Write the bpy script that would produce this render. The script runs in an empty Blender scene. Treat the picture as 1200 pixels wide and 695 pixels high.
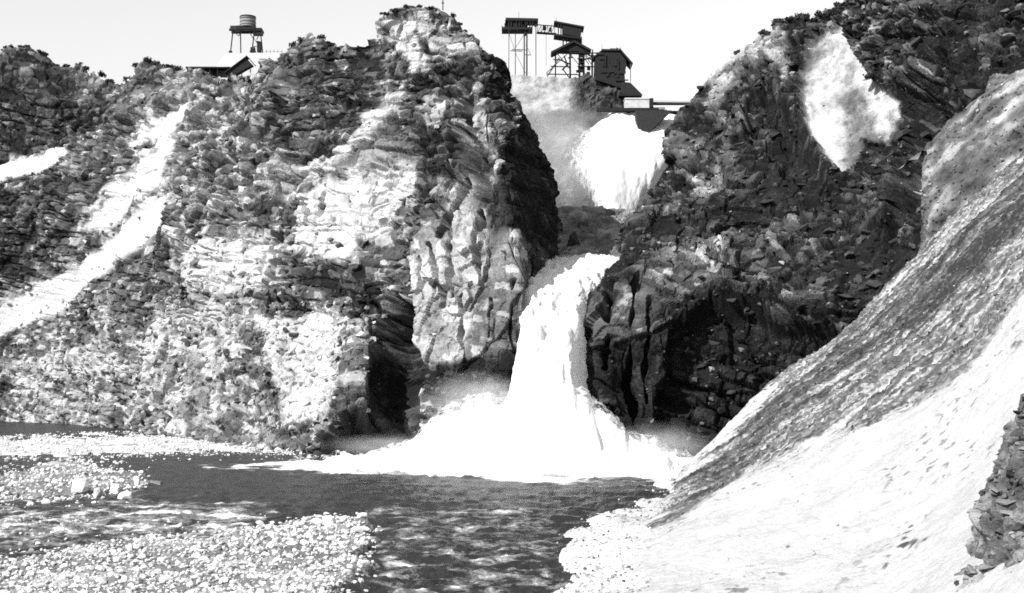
import bpy, bmesh, math, random
import numpy as np
from mathutils import Vector, Matrix, Euler

scene = bpy.context.scene
COL = scene.collection
F, CX, HY, H = 1500.0, 600.0, 440.0, 18.0      # focal length in photo pixels, centre, horizon row, eye height (m)

# ------------------------------------------------------------------ camera
cam_d = bpy.data.cameras.new('camera')
cam_d.sensor_width = 36.0
cam_d.lens = 36.0 * F / 1200.0
cam_d.shift_y = (HY - 347.5) / 1200.0
cam_d.clip_start, cam_d.clip_end = 1.0, 20000.0
cam = bpy.data.objects.new('camera', cam_d)
cam.location = (0, 0, H)
cam.rotation_euler = (math.radians(90), 0, 0)
COL.objects.link(cam)
scene.camera = cam

# ------------------------------------------------------------------ light
TO_SUN = Vector((-0.57, -0.52, 0.64)).normalized()
w = bpy.data.worlds.new('World'); scene.world = w; w.use_nodes = True
nt = w.node_tree
sky = nt.nodes.new('ShaderNodeTexSky'); sky.sky_type = 'NISHITA'; sky.sun_disc = False
sky.sun_elevation = math.asin(TO_SUN.z)
sky.sun_rotation = math.atan2(TO_SUN.x, TO_SUN.y)
sky.air_density = 3.6; sky.dust_density = 0.0; sky.ozone_density = 1.0
bw = nt.nodes.new('ShaderNodeRGBToBW')
nt.links.new(sky.outputs[0], bw.inputs[0])
nt.links.new(bw.outputs[0], nt.nodes['Background'].inputs[0])
nt.nodes['Background'].inputs[1].default_value = 0.10
sd = bpy.data.lights.new('sun', 'SUN'); sd.energy = 5.0; sd.angle = math.radians(0.5); sd.color = (1, 1, 1)
so = bpy.data.objects.new('sun', sd); COL.objects.link(so)
so.rotation_euler = TO_SUN.to_track_quat('Z', 'Y').to_euler()
scene.view_settings.view_transform = 'Standard'
scene.view_settings.look = 'None'
scene.view_settings.gamma = 1.0
scene.view_settings.exposure = 0.80
scene.cycles.use_denoising = False
scene.cycles.max_bounces = 6
scene.cycles.volume_bounces = 1
scene.cycles.filter_width = 1.7

random.seed(7)
RNG = np.random.default_rng(11)

# ------------------------------------------------------------------ numbers
def W(px, py, Y):
    return np.array([(px - CX) * Y / F, Y, H + (HY - py) * Y / F])

def at_level(px, py, z=0.0):
    Y = (H - z) * F / (py - HY)
    return W(px, py, Y)

def to_px(P):
    return CX + P[:, 0] / P[:, 1] * F, HY - (P[:, 2] - H) / P[:, 1] * F

def h3(ix, iy, iz, seed):
    n = (ix.astype(np.int64) * 73856093) ^ (iy.astype(np.int64) * 19349663) ^ (iz.astype(np.int64) * 83492791) ^ (seed * 2654435761)
    n = (n & 0xFFFFFFFF).astype(np.uint64)
    n = ((n >> 16) ^ n) * 0x45d9f3b & 0xFFFFFFFF
    n = ((n >> 16) ^ n) * 0x45d9f3b & 0xFFFFFFFF
    n = (n >> 16) ^ n
    return (n & 0xFFFFFF).astype(np.float64) / 0xFFFFFF

def vnoise(P, seed=0):
    I = np.floor(P); f = P - I; I = I.astype(np.int64)
    u = f * f * f * (f * (f * 6 - 15) + 10)
    r = 0
    for dx in (0, 1):
        for dy in (0, 1):
            for dz in (0, 1):
                wgt = (u[:, 0] if dx else 1 - u[:, 0]) * (u[:, 1] if dy else 1 - u[:, 1]) * (u[:, 2] if dz else 1 - u[:, 2])
                r = r + wgt * h3(I[:, 0] + dx, I[:, 1] + dy, I[:, 2] + dz, seed)
    return r * 2 - 1

def fbm(P, seed=0, octv=4, gain=0.5):
    r = 0; a = 1; q = P
    for k in range(octv):
        r = r + a * vnoise(q, seed + k * 17); a *= gain; q = q * 2.03 + 11.7
    return r

def voronoi(P, seed=0, delta=False):
    I = np.floor(P).astype(np.int64)
    n = len(P)
    f1 = np.full(n, 9.0); f2 = np.full(n, 9.0); idr = np.zeros(n); D = np.zeros((n, 3))
    for dx in (-1, 0, 1):
        for dy in (-1, 0, 1):
            for dz in (-1, 0, 1):
                a, b, c = I[:, 0] + dx, I[:, 1] + dy, I[:, 2] + dz
                q = np.stack([P[:, 0] - a - h3(a, b, c, seed), P[:, 1] - b - h3(a, b, c, seed + 1), P[:, 2] - c - h3(a, b, c, seed + 2)], 1)
                d = np.sqrt((q * q).sum(1))
                near = d < f1
                if delta: D[near] = q[near]
                f2 = np.where(near, f1, np.minimum(f2, d))
                idr = np.where(near, h3(a, b, c, seed + 3), idr)
                f1 = np.where(near, d, f1)
    return (f1, f2, idr, D) if delta else (f1, f2, idr)

def sstep(a, b, x):
    t = np.clip((x - a) / (b - a), 0, 1)
    return t * t * (3 - 2 * t)

def polysd(x, y, poly):
    """signed distance to a polygon, positive inside"""
    n = len(poly); best = np.full(len(x), 1e9); ins = np.zeros(len(x), bool)
    for i in range(n):
        ax, ay = poly[i]; bx, by = poly[(i + 1) % n]
        ex, ey = bx - ax, by - ay
        t = np.clip(((x - ax) * ex + (y - ay) * ey) / (ex * ex + ey * ey + 1e-9), 0, 1)
        best = np.minimum(best, np.hypot(x - ax - t * ex, y - ay - t * ey))
        if by != ay:
            c = ((ay > y) != (by > y)) & (x < (bx - ax) * (y - ay) / (by - ay) + ax)
            ins ^= c
    return np.where(ins, best, -best)

def zone(x, y, poly, soft=6.0):
    return sstep(-soft, soft, polysd(x, y, poly))

def linesd(x, y, pts):
    d = np.full(len(x), 1e9)
    for (ax, ay), (bx, by) in zip(pts[:-1], pts[1:]):
        ex, ey = bx - ax, by - ay
        t = np.clip(((x - ax) * ex + (y - ay) * ey) / (ex * ex + ey * ey), 0, 1)
        d = np.minimum(d, np.hypot(x - ax - t * ex, y - ay - t * ey))
    return d

def catmull(C, t):
    """C (n,...) control values, t in [0,n-1]; Catmull-Rom through them"""
    n = len(C); i = np.clip(np.floor(t).astype(int), 0, n - 2); u = (t - i)
    u = u.reshape((-1,) + (1,) * (C.ndim - 1))
    p0 = C[np.maximum(i - 1, 0)]; p1 = C[i]; p2 = C[i + 1]; p3 = C[np.minimum(i + 2, n - 1)]
    return 0.5 * (2 * p1 + (p2 - p0) * u + (2 * p0 - 5 * p1 + 4 * p2 - p3) * u * u + (3 * p1 - p0 - 3 * p2 + p3) * u ** 3)

# ------------------------------------------------------------------ materials
def mat(name):
    m = bpy.data.materials.new(name); m.use_nodes = True
    return m, m.node_tree, m.node_tree.nodes['Principled BSDF']

def mnode(nt, kind, **kw):
    n = nt.nodes.new(kind)
    for k, v in kw.items():
        setattr(n, k, v)
    return n

def math_node(nt, op, a, b=None, c=None, clamp=False):
    n = nt.nodes.new('ShaderNodeMath'); n.operation = op; n.use_clamp = clamp
    for i, v in enumerate((a, b, c)):
        if v is None: continue
        if hasattr(v, 'is_output'): nt.links.new(v, n.inputs[i])
        else: n.inputs[i].default_value = v
    return n.outputs[0]

def noise_node(nt, vec, scale, detail=5, rough=0.6, dist=0.0):
    n = nt.nodes.new('ShaderNodeTexNoise')
    n.inputs['Scale'].default_value = scale; n.inputs['Detail'].default_value = detail
    n.inputs['Roughness'].default_value = rough; n.inputs['Distortion'].default_value = dist
    if vec is not None: nt.links.new(vec, n.inputs['Vector'])
    return n.outputs[0]

def grey_ramp(nt, fac, stops):
    r = nt.nodes.new('ShaderNodeValToRGB')
    while len(r.color_ramp.elements) < len(stops): r.color_ramp.elements.new(0.5)
    for e, (p, v) in zip(r.color_ramp.elements, stops):
        e.position = p; e.color = (v, v, v, 1)
    nt.links.new(fac, r.inputs[0])
    return r.outputs[0]

def rock_mat(name, dark, pale, attr=True, base=0.5, var=0.7, bump=0.5, fine=2.2, aniso=(1, 1, 1)):
    m, nt, p = mat(name)
    geo = nt.nodes.new('ShaderNodeNewGeometry').outputs['Position'] if attr else nt.nodes.new('ShaderNodeTexCoord').outputs['Object']
    mp = nt.nodes.new('ShaderNodeMapping'); mp.inputs['Scale'].default_value = aniso
    nt.links.new(geo, mp.inputs['Vector']); v = mp.outputs[0]
    n1 = noise_node(nt, v, 0.22, 6, 0.65)
    n2 = noise_node(nt, v, fine, 6, 0.7)
    if attr:
        a = nt.nodes.new('ShaderNodeAttribute'); a.attribute_name = 'pale'; src = a.outputs['Fac']
    else:
        oi = nt.nodes.new('ShaderNodeObjectInfo')
        src = math_node(nt, 'MULTIPLY_ADD', oi.outputs['Random'], 0.5, base - 0.25)
    x = math_node(nt, 'MULTIPLY_ADD', math_node(nt, 'SUBTRACT', n1, 0.5), var, src)
    x = math_node(nt, 'MULTIPLY_ADD', math_node(nt, 'SUBTRACT', n2, 0.5), var * 0.9, x, clamp=True)
    col = grey_ramp(nt, x, [(0.0, dark), (0.5, dark * 0.5 + pale * 0.24), (1.0, pale)])
    nt.links.new(col, p.inputs['Base Color'])
    p.inputs['Roughness'].default_value = 0.92
    p.inputs['Specular IOR Level'].default_value = 0.15
    b = nt.nodes.new('ShaderNodeBump'); b.inputs['Strength'].default_value = bump; b.inputs['Distance'].default_value = 0.5
    nt.links.new(n2, b.inputs['Height']); nt.links.new(b.outputs[0], p.inputs['Normal'])
    return m

def plain_mat(name, v, rough=0.85, var=0.4, scale=1.5, spec=0.2):
    m, nt, p = mat(name)
    tc = nt.nodes.new('ShaderNodeTexCoord').outputs['Object']
    n = noise_node(nt, tc, scale, 5, 0.65)
    col = grey_ramp(nt, n, [(0.25, v * (1 - var)), (0.75, min(1, v * (1 + var)))])
    nt.links.new(col, p.inputs['Base Color'])
    p.inputs['Roughness'].default_value = rough; p.inputs['Specular IOR Level'].default_value = spec
    return m

M = {}
M['rock'] = rock_mat('weathered_rock', 0.007, 0.41, bump=0.8)
M['scree'] = rock_mat('pale_scree', 0.025, 0.38, bump=0.5, fine=3.0, var=0.5)
M['gravel'] = rock_mat('river_gravel', 0.05, 0.66, bump=0.7, fine=5.0, var=0.4)
M['block_pale'] = rock_mat('pale_block_stone', 0.03, 0.40, attr=False, base=0.85, fine=1.2)
M['block_mid'] = rock_mat('grey_block_stone', 0.015, 0.28, attr=False, base=0.55, fine=1.2)
M['block_dark'] = rock_mat('dark_block_stone', 0.01, 0.15, attr=False, base=0.3, fine=1.2)
M['boulder'] = rock_mat('river_boulder_stone', 0.10, 0.64, attr=False, base=1.0, var=0.35, fine=2.5)
M['timber'] = plain_mat('tarred_timber', 0.014)
M['wood'] = plain_mat('weathered_timber', 0.08)
M['iron'] = plain_mat('dark_iron', 0.022, rough=0.7)
M['tank'] = plain_mat('grey_tank_staves', 0.20)
M['roofing'] = plain_mat('dark_roofing', 0.016)
M['concrete'] = plain_mat('cast_concrete', 0.42, var=0.3, scale=0.4)
M['old_concrete'] = plain_mat('stained_concrete', 0.20, var=0.5, scale=0.3)
M['leaf'] = plain_mat('dull_foliage', 0.035, var=0.5, scale=3.0)
M['twig'] = plain_mat('shrub_wood', 0.08)

def foam_mat():
    m, nt, p = mat('white_water')
    geo = nt.nodes.new('ShaderNodeNewGeometry').outputs['Position']
    mp = nt.nodes.new('ShaderNodeMapping'); mp.inputs['Scale'].default_value = (1.3, 0.8, 0.25)
    nt.links.new(geo, mp.inputs['Vector'])
    n = noise_node(nt, mp.outputs[0], 0.9, 6, 0.65)
    col = grey_ramp(nt, n, [(0.3, 0.80), (0.6, 0.93)])
    nt.links.new(col, p.inputs['Base Color'])
    p.inputs['Roughness'].default_value = 0.9; p.inputs['Specular IOR Level'].default_value = 0.1
    b = nt.nodes.new('ShaderNodeBump'); b.inputs['Strength'].default_value = 0.35; b.inputs['Distance'].default_value = 0.6
    nt.links.new(n, b.inputs['Height']); nt.links.new(b.outputs[0], p.inputs['Normal'])
    tr = nt.nodes.new('ShaderNodeBsdfTranslucent'); tr.inputs[0].default_value = (0.93, 0.93, 0.93, 1)
    mx = nt.nodes.new('ShaderNodeMixShader'); mx.inputs[0].default_value = 0.35
    nt.links.new(p.outputs[0], mx.inputs[1]); nt.links.new(tr.outputs[0], mx.inputs[2])
    a = nt.nodes.new('ShaderNodeAttribute'); a.attribute_name = 'pale'
    mp2 = nt.nodes.new('ShaderNodeMapping'); mp2.inputs['Scale'].default_value = (1.0, 0.6, 0.35)
    nt.links.new(geo, mp2.inputs['Vector'])
    n2 = noise_node(nt, mp2.outputs[0], 0.8, 7, 0.7)
    cov = math_node(nt, 'MULTIPLY_ADD', math_node(nt, 'SUBTRACT', n2, 0.5), 2.2, a.outputs['Fac'])
    al = nt.nodes.new('ShaderNodeMapRange'); al.interpolation_type = 'SMOOTHSTEP'
    al.inputs[1].default_value = 0.15; al.inputs[2].default_value = 0.75
    nt.links.new(cov, al.inputs[0])
    tp = nt.nodes.new('ShaderNodeBsdfTransparent'); m2 = nt.nodes.new('ShaderNodeMixShader')
    nt.links.new(al.outputs[0], m2.inputs[0]); nt.links.new(tp.outputs[0], m2.inputs[1]); nt.links.new(mx.outputs[0], m2.inputs[2])
    nt.links.new(m2.outputs[0], nt.nodes['Material Output'].inputs[0])
    return m
M['foam'] = foam_mat()

def water_mat():
    m, nt, p = mat('river_water')
    geo = nt.nodes.new('ShaderNodeNewGeometry').outputs['Position']
    mp = nt.nodes.new('ShaderNodeMapping'); mp.inputs['Scale'].default_value = (0.32, 0.36, 1)
    nt.links.new(geo, mp.inputs['Vector'])
    n = noise_node(nt, mp.outputs[0], 0.7, 8, 0.7, 0.4)
    a = nt.nodes.new('ShaderNodeAttribute'); a.attribute_name = 'pale'
    x = math_node(nt, 'ADD', n, math_node(nt, 'MULTIPLY_ADD', a.outputs['Fac'], 0.5, -0.25))
    fac = nt.nodes.new('ShaderNodeMapRange'); fac.inputs[1].default_value = 0.56; fac.inputs[2].default_value = 0.75
    nt.links.new(x, fac.inputs[0])
    mp2 = nt.nodes.new('ShaderNodeMapping'); mp2.inputs['Scale'].default_value = (1.0, 0.6, 1)
    nt.links.new(geo, mp2.inputs['Vector'])
    n2 = noise_node(nt, mp2.outputs[0], 1.3, 6, 0.7)
    col = grey_ramp(nt, fac.outputs[0], [(0.0, 0.018), (0.5, 0.2), (1.0, 0.7)])
    nt.links.new(col, p.inputs['Base Color'])
    r = math_node(nt, 'MULTIPLY_ADD', fac.outputs[0], 0.6, 0.3)
    nt.links.new(r, p.inputs['Roughness'])
    p.inputs['IOR'].default_value = 1.33
    p.inputs['Specular IOR Level'].default_value = 0.3
    b = nt.nodes.new('ShaderNodeBump'); b.inputs['Strength'].default_value = 0.9; b.inputs['Distance'].default_value = 0.6
    nt.links.new(n2, b.inputs['Height']); nt.links.new(b.outputs[0], p.inputs['Normal'])
    return m
M['water'] = water_mat()

def mist_mat(name, density):
    m = bpy.data.materials.new(name); m.use_nodes = True; nt = m.node_tree
    nt.nodes.remove(nt.nodes['Principled BSDF'])
    tc = nt.nodes.new('ShaderNodeTexCoord').outputs['Object']
    ln = nt.nodes.new('ShaderNodeVectorMath'); ln.operation = 'LENGTH'; nt.links.new(tc, ln.inputs[0])
    fall = nt.nodes.new('ShaderNodeMapRange'); fall.interpolation_type = 'SMOOTHSTEP'
    fall.inputs[1].default_value = 1.0; fall.inputs[2].default_value = 0.25
    nt.links.new(ln.outputs['Value'], fall.inputs[0])
    n = noise_node(nt, tc, 2.2, 4, 0.6)
    d = math_node(nt, 'MULTIPLY', fall.outputs[0], math_node(nt, 'MULTIPLY_ADD', n, 2.2, -0.5, clamp=True))
    d = math_node(nt, 'MULTIPLY', d, density)
    v = nt.nodes.new('ShaderNodeVolumePrincipled'); v.inputs['Color'].default_value = (0.95, 0.95, 0.95, 1)
    nt.links.new(d, v.inputs['Density'])
    nt.links.new(v.outputs[0], nt.nodes['Material Output'].inputs['Volume'])
    return m

# ------------------------------------------------------------------ object helpers
def props(o, label=None, cat=None, group=None, kind=None):
    if label: o['label'] = label
    if cat: o['category'] = cat
    if group: o['group'] = group
    if kind: o['kind'] = kind
    return o

def link(name, me, parent=None, loc=None):
    o = bpy.data.objects.new(name, me); COL.objects.link(o)
    if parent: o.parent = parent
    if loc is not None: o.location = loc
    return o

def thing(name, loc, label, cat, group=None, rz=0.0):
    o = bpy.data.objects.new(name, None); COL.objects.link(o)
    o.location = loc; o.rotation_euler = (0, 0, rz)
    o.empty_display_size = 0.5
    return props(o, label, cat, group)

def np_mesh(name, V, Fq, material, pale=None, smooth=False):
    """V (n,3); Fq (m,3) or (m,4) array"""
    me = bpy.data.meshes.new(name)
    k = Fq.shape[1]
    me.vertices.add(len(V)); me.vertices.foreach_set('co', np.ascontiguousarray(V, dtype=np.float32).ravel())
    me.loops.add(Fq.size); me.loops.foreach_set('vertex_index', np.ascontiguousarray(Fq, dtype=np.int32).ravel())
    me.polygons.add(len(Fq))
    me.polygons.foreach_set('loop_start', np.arange(0, Fq.size, k, dtype=np.int32))
    me.update(calc_edges=True)
    me.polygons.foreach_set('use_smooth', np.full(len(Fq), smooth))
    if pale is not None:
        at = me.attributes.new('pale', 'FLOAT', 'POINT'); at.data.foreach_set('value', pale.astype(np.float32))
    me.materials.append(material); me.validate()
    return me

def grid_faces(nu, nv, flip=False):
    i = np.arange(nu - 1)[:, None]; j = np.arange(nv - 1)[None, :]
    a = (i * nv + j).ravel()
    q = np.stack([a, a + nv, a + nv + 1, a + 1], 1)
    return q[:, ::-1] if flip else q

def net(cols, step=1.7, back=((32, -4), (90, -22)), under=7.0, nbk=14, rows=7, rowstep=None, byz=False):
    """surface through columns of (px,py,Y) nodes, bottom to top -> grid V (nu,nv,3)"""
    C = []
    for c in cols:
        P = np.array([W(*q) for q in c]); L = np.r_[0, np.cumsum(np.maximum(0.5, np.diff(P[:, 2])) if byz else np.linalg.norm(np.diff(P, axis=0), axis=1))]
        t = np.interp(np.linspace(0, L[-1], rows), L, np.arange(len(P)))
        Q = catmull(P, t) if len(P) > 2 else np.array([P[0] + (P[-1] - P[0]) * s for s in np.linspace(0, 1, rows)])
        C.append(Q)
    C = np.array(C)                                     # ncol, rows, 3
    nc = len(C)
    # sample counts
    mid = np.array([[CX + p[0] / p[1] * F for p in c] for c in C])
    seg = np.abs(np.diff(mid, axis=0)).max(axis=1)
    seg = np.maximum(seg, np.linalg.norm(np.diff(C, axis=0), axis=2).max(axis=1) * F / C[:-1, :, 1].mean(axis=1) * 0.7)
    ts = [np.array([0.0])]
    for k, s in enumerate(seg):
        n = max(4, int(s / step)); ts.append(k + np.arange(1, n + 1) / n)
    tu = np.concatenate(ts)
    hgt = max(abs(c[0][1] - c[-1][1]) for c in cols)
    nv = int(hgt / (rowstep or step))
    tv = np.linspace(0, rows - 1, nv)
    A = np.swapaxes(catmull(np.swapaxes(C, 0, 1), tv), 0, 1)   # nc, nv, 3
    G = catmull(A, tu)                                   # nu, nv, 3
    parts = []
    if under: parts.append(G[:, :1] + np.array([0, 0, -under]))
    parts.append(G)
    if back:
        p = G[:, -1:]; prev = np.zeros(3)
        for (dy, dz) in back:
            st = np.linspace(0, 1, nbk + 1)[1:][None, :, None]
            parts.append(p + prev + (np.array([0, dy, dz]) - prev) * st)
            prev = np.array([0, dy, dz])
    return np.concatenate(parts, 1)

def normals(G):
    du = np.gradient(G, axis=0); dv = np.gradient(G, axis=1)
    n = np.cross(du, dv); n /= (np.linalg.norm(n, axis=2, keepdims=True) + 1e-9)
    return n

def smooth_grid(N, k):
    for _ in range(k):
        N = (N + np.roll(N, 1, 0) + np.roll(N, -1, 0) + np.roll(N, 1, 1) + np.roll(N, -1, 1)) / 5
    return N / (np.linalg.norm(N, axis=2, keepdims=True) + 1e-9)

def blocks(P, size, aniso, seed, crack=0.5, bulge=0.25, cw=0.10, tilt=1.1, fade=0.28):
    """displacement of broken rock: every cell is its own block, gaps recessed"""
    warp = 0.25 * np.stack([vnoise(P / (size * 0.9) + 5, seed + 31), vnoise(P / (size * 0.9) + 19, seed + 32), vnoise(P / (size * 0.9) + 43, seed + 33)], 1)
    f1, f2, r, D = voronoi(P / size * np.array(aniso) + warp, seed, True)
    e = f2 - f1
    a = r * 6283.0; t = np.stack([np.sin(a), np.sin(a * 1.7 + 1), np.sin(a * 2.3 + 2)], 1)
    facet = np.einsum('ij,ij->i', t, D) * tilt
    return ((r - 0.5) * 2 + facet) * (0.25 + 0.75 * sstep(0, fade, e)) + bulge * (0.6 - f1) - crack * (1 - sstep(0, cw, e)), r

def bricks(P, w, h, seed, dip=0.12, warp=0.35, crack=0.7, cw=0.10, tilt=0.5, turn=0.35):
    """jointed bedrock: beds of uneven thickness split by cross joints; every block sits at its own depth"""
    r = np.random.default_rng(seed)
    wn = vnoise(P / (2.6 * w), seed + 3) * warp + 0.3 * warp * vnoise(P / (0.8 * w), seed + 4)
    wx = vnoise(P / (2.2 * w) + 31, seed + 5) * warp + 0.3 * warp * vnoise(P / (0.8 * w) + 9, seed + 6)
    zz = P[:, 2] + dip * P[:, 0] + h * 1.3 * wn + 200
    cuts = np.cumsum(r.uniform(0.45, 1.6, int(900 / h)) * h)
    L = np.searchsorted(cuts, zz); L = np.clip(L, 1, len(cuts) - 1)
    lo, hi = cuts[L - 1], cuts[L]; fz = (zz - lo) / (hi - lo)
    Z0 = np.zeros_like(L)
    wl = w * (0.55 + 1.1 * h3(L, Z0, Z0, seed + 7))
    u = (P[:, 0] * math.cos(turn) + P[:, 1] * math.sin(turn) + 1.2 * w * wx + 400) / wl + 9 * h3(L, Z0, Z0, seed + 8)
    v = (P[:, 1] * math.cos(turn) - P[:, 0] * math.sin(turn) + 1.2 * w * wn + 400) / (wl * 1.3) + 9 * h3(L, Z0, Z0, seed + 9)
    U = np.floor(u); V = np.floor(v); fu = u - U; fv = v - V
    U = U.astype(np.int64); V = V.astype(np.int64)
    rr = h3(U, V, L, seed + 10)
    e = np.minimum(np.minimum(fz, 1 - fz) * (hi - lo), np.minimum(fu, 1 - fu) * wl)
    d = (rr - 0.5) * 2 + tilt * ((h3(U, V, L, seed + 11) - 0.5) * (fu - 0.5) + (h3(U, V, L, seed + 12) - 0.7) * (fz - 0.5)) * 2
    d = d * (0.3 + 0.7 * sstep(0, max(0.08 * w, 0.55), e))
    cm = 0.25 + 0.9 * sstep(-0.25, 0.45, vnoise(P / (1.1 * w) + 77, seed + 13))
    return d - crack * cm * (1 - sstep(0, cw * w, e)), rr

# rock prototypes ---------------------------------------------------------
def hull_rock(seed, n=15, squash=(1, 1, 1), rnd=0.3):
    r = random.Random(seed); bm = bmesh.new()
    for _ in range(n):
        v = Vector((r.gauss(0, 1), r.gauss(0, 1), r.gauss(0, 1))).normalized()
        c = max(abs(v.x), abs(v.y), abs(v.z))
        v = v * ((1 - rnd) / c * 0.75 + rnd)
        bm.verts.new((v.x * squash[0], v.y * squash[1], v.z * squash[2]))
    bmesh.ops.convex_hull(bm, input=bm.verts[:])
    loose = [v for v in bm.verts if not v.link_faces]
    bmesh.ops.delete(bm, geom=loose, context='VERTS')
    bmesh.ops.recalc_face_normals(bm, faces=bm.faces[:])
    bmesh.ops.triangulate(bm, faces=bm.faces[:])
    bm.verts.ensure_lookup_table()
    V = np.array([v.co[:] for v in bm.verts]); T = np.array([[v.index for v in f.verts] for f in bm.faces])
    bm.verts.index_update()
    T = np.array([[v.index for v in f.verts] for f in bm.faces])
    bm.free()
    return V, T

ANG = [hull_rock(s, 14, (1.0, 0.8, 0.62), 0.25) for s in range(10)]
RND = [hull_rock(100 + s, 24, (1.0, 0.85, 0.7), 0.85) for s in range(8)]

def rotmats(n, tilt):
    a = RNG.uniform(0, 2 * math.pi, n); b = RNG.normal(0, tilt, n); c = RNG.normal(0, tilt, n)
    ca, sa, cb, sb, cc, sc = np.cos(a), np.sin(a), np.cos(b), np.sin(b), np.cos(c), np.sin(c)
    R = np.empty((n, 3, 3))
    R[:, 0, 0] = ca * cb; R[:, 0, 1] = ca * sb * sc - sa * cc; R[:, 0, 2] = ca * sb * cc + sa * sc
    R[:, 1, 0] = sa * cb; R[:, 1, 1] = sa * sb * sc + ca * cc; R[:, 1, 2] = sa * sb * cc - ca * sc
    R[:, 2, 0] = -sb; R[:, 2, 1] = cb * sc; R[:, 2, 2] = cb * cc
    return R

def joined_rocks(name, P, size, pale, protos, material, tilt=0.5):
    Vs, Ts, Ps = [], [], []; off = 0
    which = RNG.integers(0, len(protos), len(P)); R = rotmats(len(P), tilt)
    st = RNG.uniform(0.75, 1.3, (len(P), 3))
    for k, (V, T) in enumerate(protos):
        idx = np.where(which == k)[0]
        if not len(idx): continue
        X = V[None] * (size[idx, None, None] * st[idx, None, :])
        X = np.einsum('nij,nvj->nvi', R[idx], X) + P[idx, None, :]
        nv = len(V)
        Vs.append(X.reshape(-1, 3))
        Ts.append((T[None] + (np.arange(len(idx)) * nv)[:, None, None]).reshape(-1, 3) + off)
        Ps.append(np.repeat(pale[idx], nv)); off += len(idx) * nv
    return np_mesh(name, np.concatenate(Vs), np.concatenate(Ts), material, np.concatenate(Ps))

ROCK_MESH = {}
def rock_mesh(k, key, protos=ANG, tag='rock_block'):
    q = (k, key, tag)
    if q not in ROCK_MESH:
        V, T = protos[k % len(protos)]
        ROCK_MESH[q] = np_mesh(tag, V, T, M[key])
    return ROCK_MESH[q]

def scatter(G, pale, wfun, n, seed):
    """random vertices of a finished surface: positions, pale value"""
    r = np.random.default_rng(seed)
    V = G.reshape(-1, 3); px, py = to_px(V)
    # weight by area seen
    wgt = wfun(px, py, V, pale.ravel())
    wgt = np.clip(wgt, 0, None); wgt = wgt / wgt.sum()
    i = r.choice(len(V), n, replace=False, p=wgt)
    return V[i], pale.ravel()[i]

def block_parts(parent, G, pale, N, wfun, n, seed, smin, smax, bias=0.0, stretch=(1.3, 1.0, 0.8)):
    r = np.random.default_rng(seed)
    P, pl = scatter(G, pale, wfun, n, seed)
    s = smin + (smax - smin) * r.random(n) ** 1.6
    for k in range(n):
        v = pl[k] + bias + r.normal(0, 0.12)
        key = 'block_pale' if v > 0.72 else ('block_mid' if v > 0.36 else 'block_dark')
        o = bpy.data.objects.new('rock_block', rock_mesh(int(r.integers(0, 10)), key)); COL.objects.link(o)
        o.parent = parent; o.location = P[k]
        o.rotation_euler = (r.normal(0, .25), r.normal(0, .25), r.uniform(0, 6.28))
        o.scale = (s[k] * stretch[0] * r.uniform(.8, 1.3), s[k] * stretch[1] * r.uniform(.8, 1.3), s[k] * stretch[2] * r.uniform(.7, 1.3))

# ================================================================== BLUFF AND LEFT HILLSIDE
bluff_cols = [
    [(-160, 494, 505), (-160, 400, 520), (-160, 300, 535), (-160, 200, 560), (-160, 120, 590), (-160, 60, 625)],
    [(0, 494, 500), (0, 400, 515), (0, 300, 530), (0, 207, 545), (0, 175, 568), (0, 95, 582), (0, 64, 610)],
    [(110, 500, 450), (110, 400, 468), (110, 280, 492), (110, 180, 522), (113, 120, 545), (110, 84, 575)],
    [(200, 513, 370), (195, 400, 395), (193, 300, 416), (205, 200, 452), (214, 130, 482), (215, 84, 512)],
    [(275, 525, 318), (275, 430, 345), (275, 330, 368), (268, 235, 388), (275, 150, 430), (277, 84, 468)],
    [(345, 530, 300), (345, 440, 325), (345, 340, 345), (340, 240, 365), (340, 140, 395), (343, 50, 420)],
    [(400, 536, 281), (400, 440, 303), (400, 340, 322), (400, 240, 342), (400, 140, 365), (396, 48, 385)],
    [(436, 536, 284), (440, 440, 302), (442, 350, 316), (442, 250, 332), (440, 150, 350), (436, 44, 372)],
    [(462, 536, 284), (464, 440, 299), (466, 340, 310), (466, 240, 325), (466, 140, 345), (458, 14, 366)],
    [(490, 535, 284), (493, 440, 294), (494, 340, 303), (494, 240, 317), (494, 140, 339), (488, 8, 362)],
    [(525, 535, 284), (528, 440, 291), (528, 340, 297), (526, 240, 311), (524, 140, 333), (522, 5, 358)],
    [(560, 535, 284), (562, 440, 288), (563, 340, 292), (560, 240, 304), (552, 140, 325), (556, 30, 350)],
    [(596, 535, 284), (602, 440, 287), (613, 340, 289), (606, 280, 294), (588, 200, 308), (566, 120, 322), (572, 54, 345)],
    [(598, 535, 300), (604, 430, 306), (619, 340, 312), (630, 262, 322), (620, 190, 332), (592, 120, 338), (586, 56, 350)],
    [(632, 535, 330), (640, 430, 335), (650, 330, 345), (652, 240, 360), (638, 185, 370), (604, 130, 368), (597, 88, 360)],
    [(600, 535, 400), (600, 430, 400), (610, 330, 410), (610, 240, 415), (600, 185, 420), (580, 160, 412), (575, 130, 400)],
]
G = net(bluff_cols, step=1.3, byz=True, rows=9, nbk=34)
N = smooth_grid(normals(G), 25)
shp = G.shape[:2]
P = G.reshape(-1, 3); px, py = to_px(P)
jx = px + 7 * fbm(P / 9.0, 3, 4) ; jy = py + 6 * fbm(P / 9.0, 4, 4)
pale = 0.47 + 0.16 * fbm(P / 22.0, 5, 3)
Z = lambda poly, soft=7: zone(jx, jy, poly, soft)
Zs = lambda poly, soft=5: zone(0.35 * jx + 0.65 * px, 0.35 * jy + 0.65 * py, poly, soft)
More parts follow.
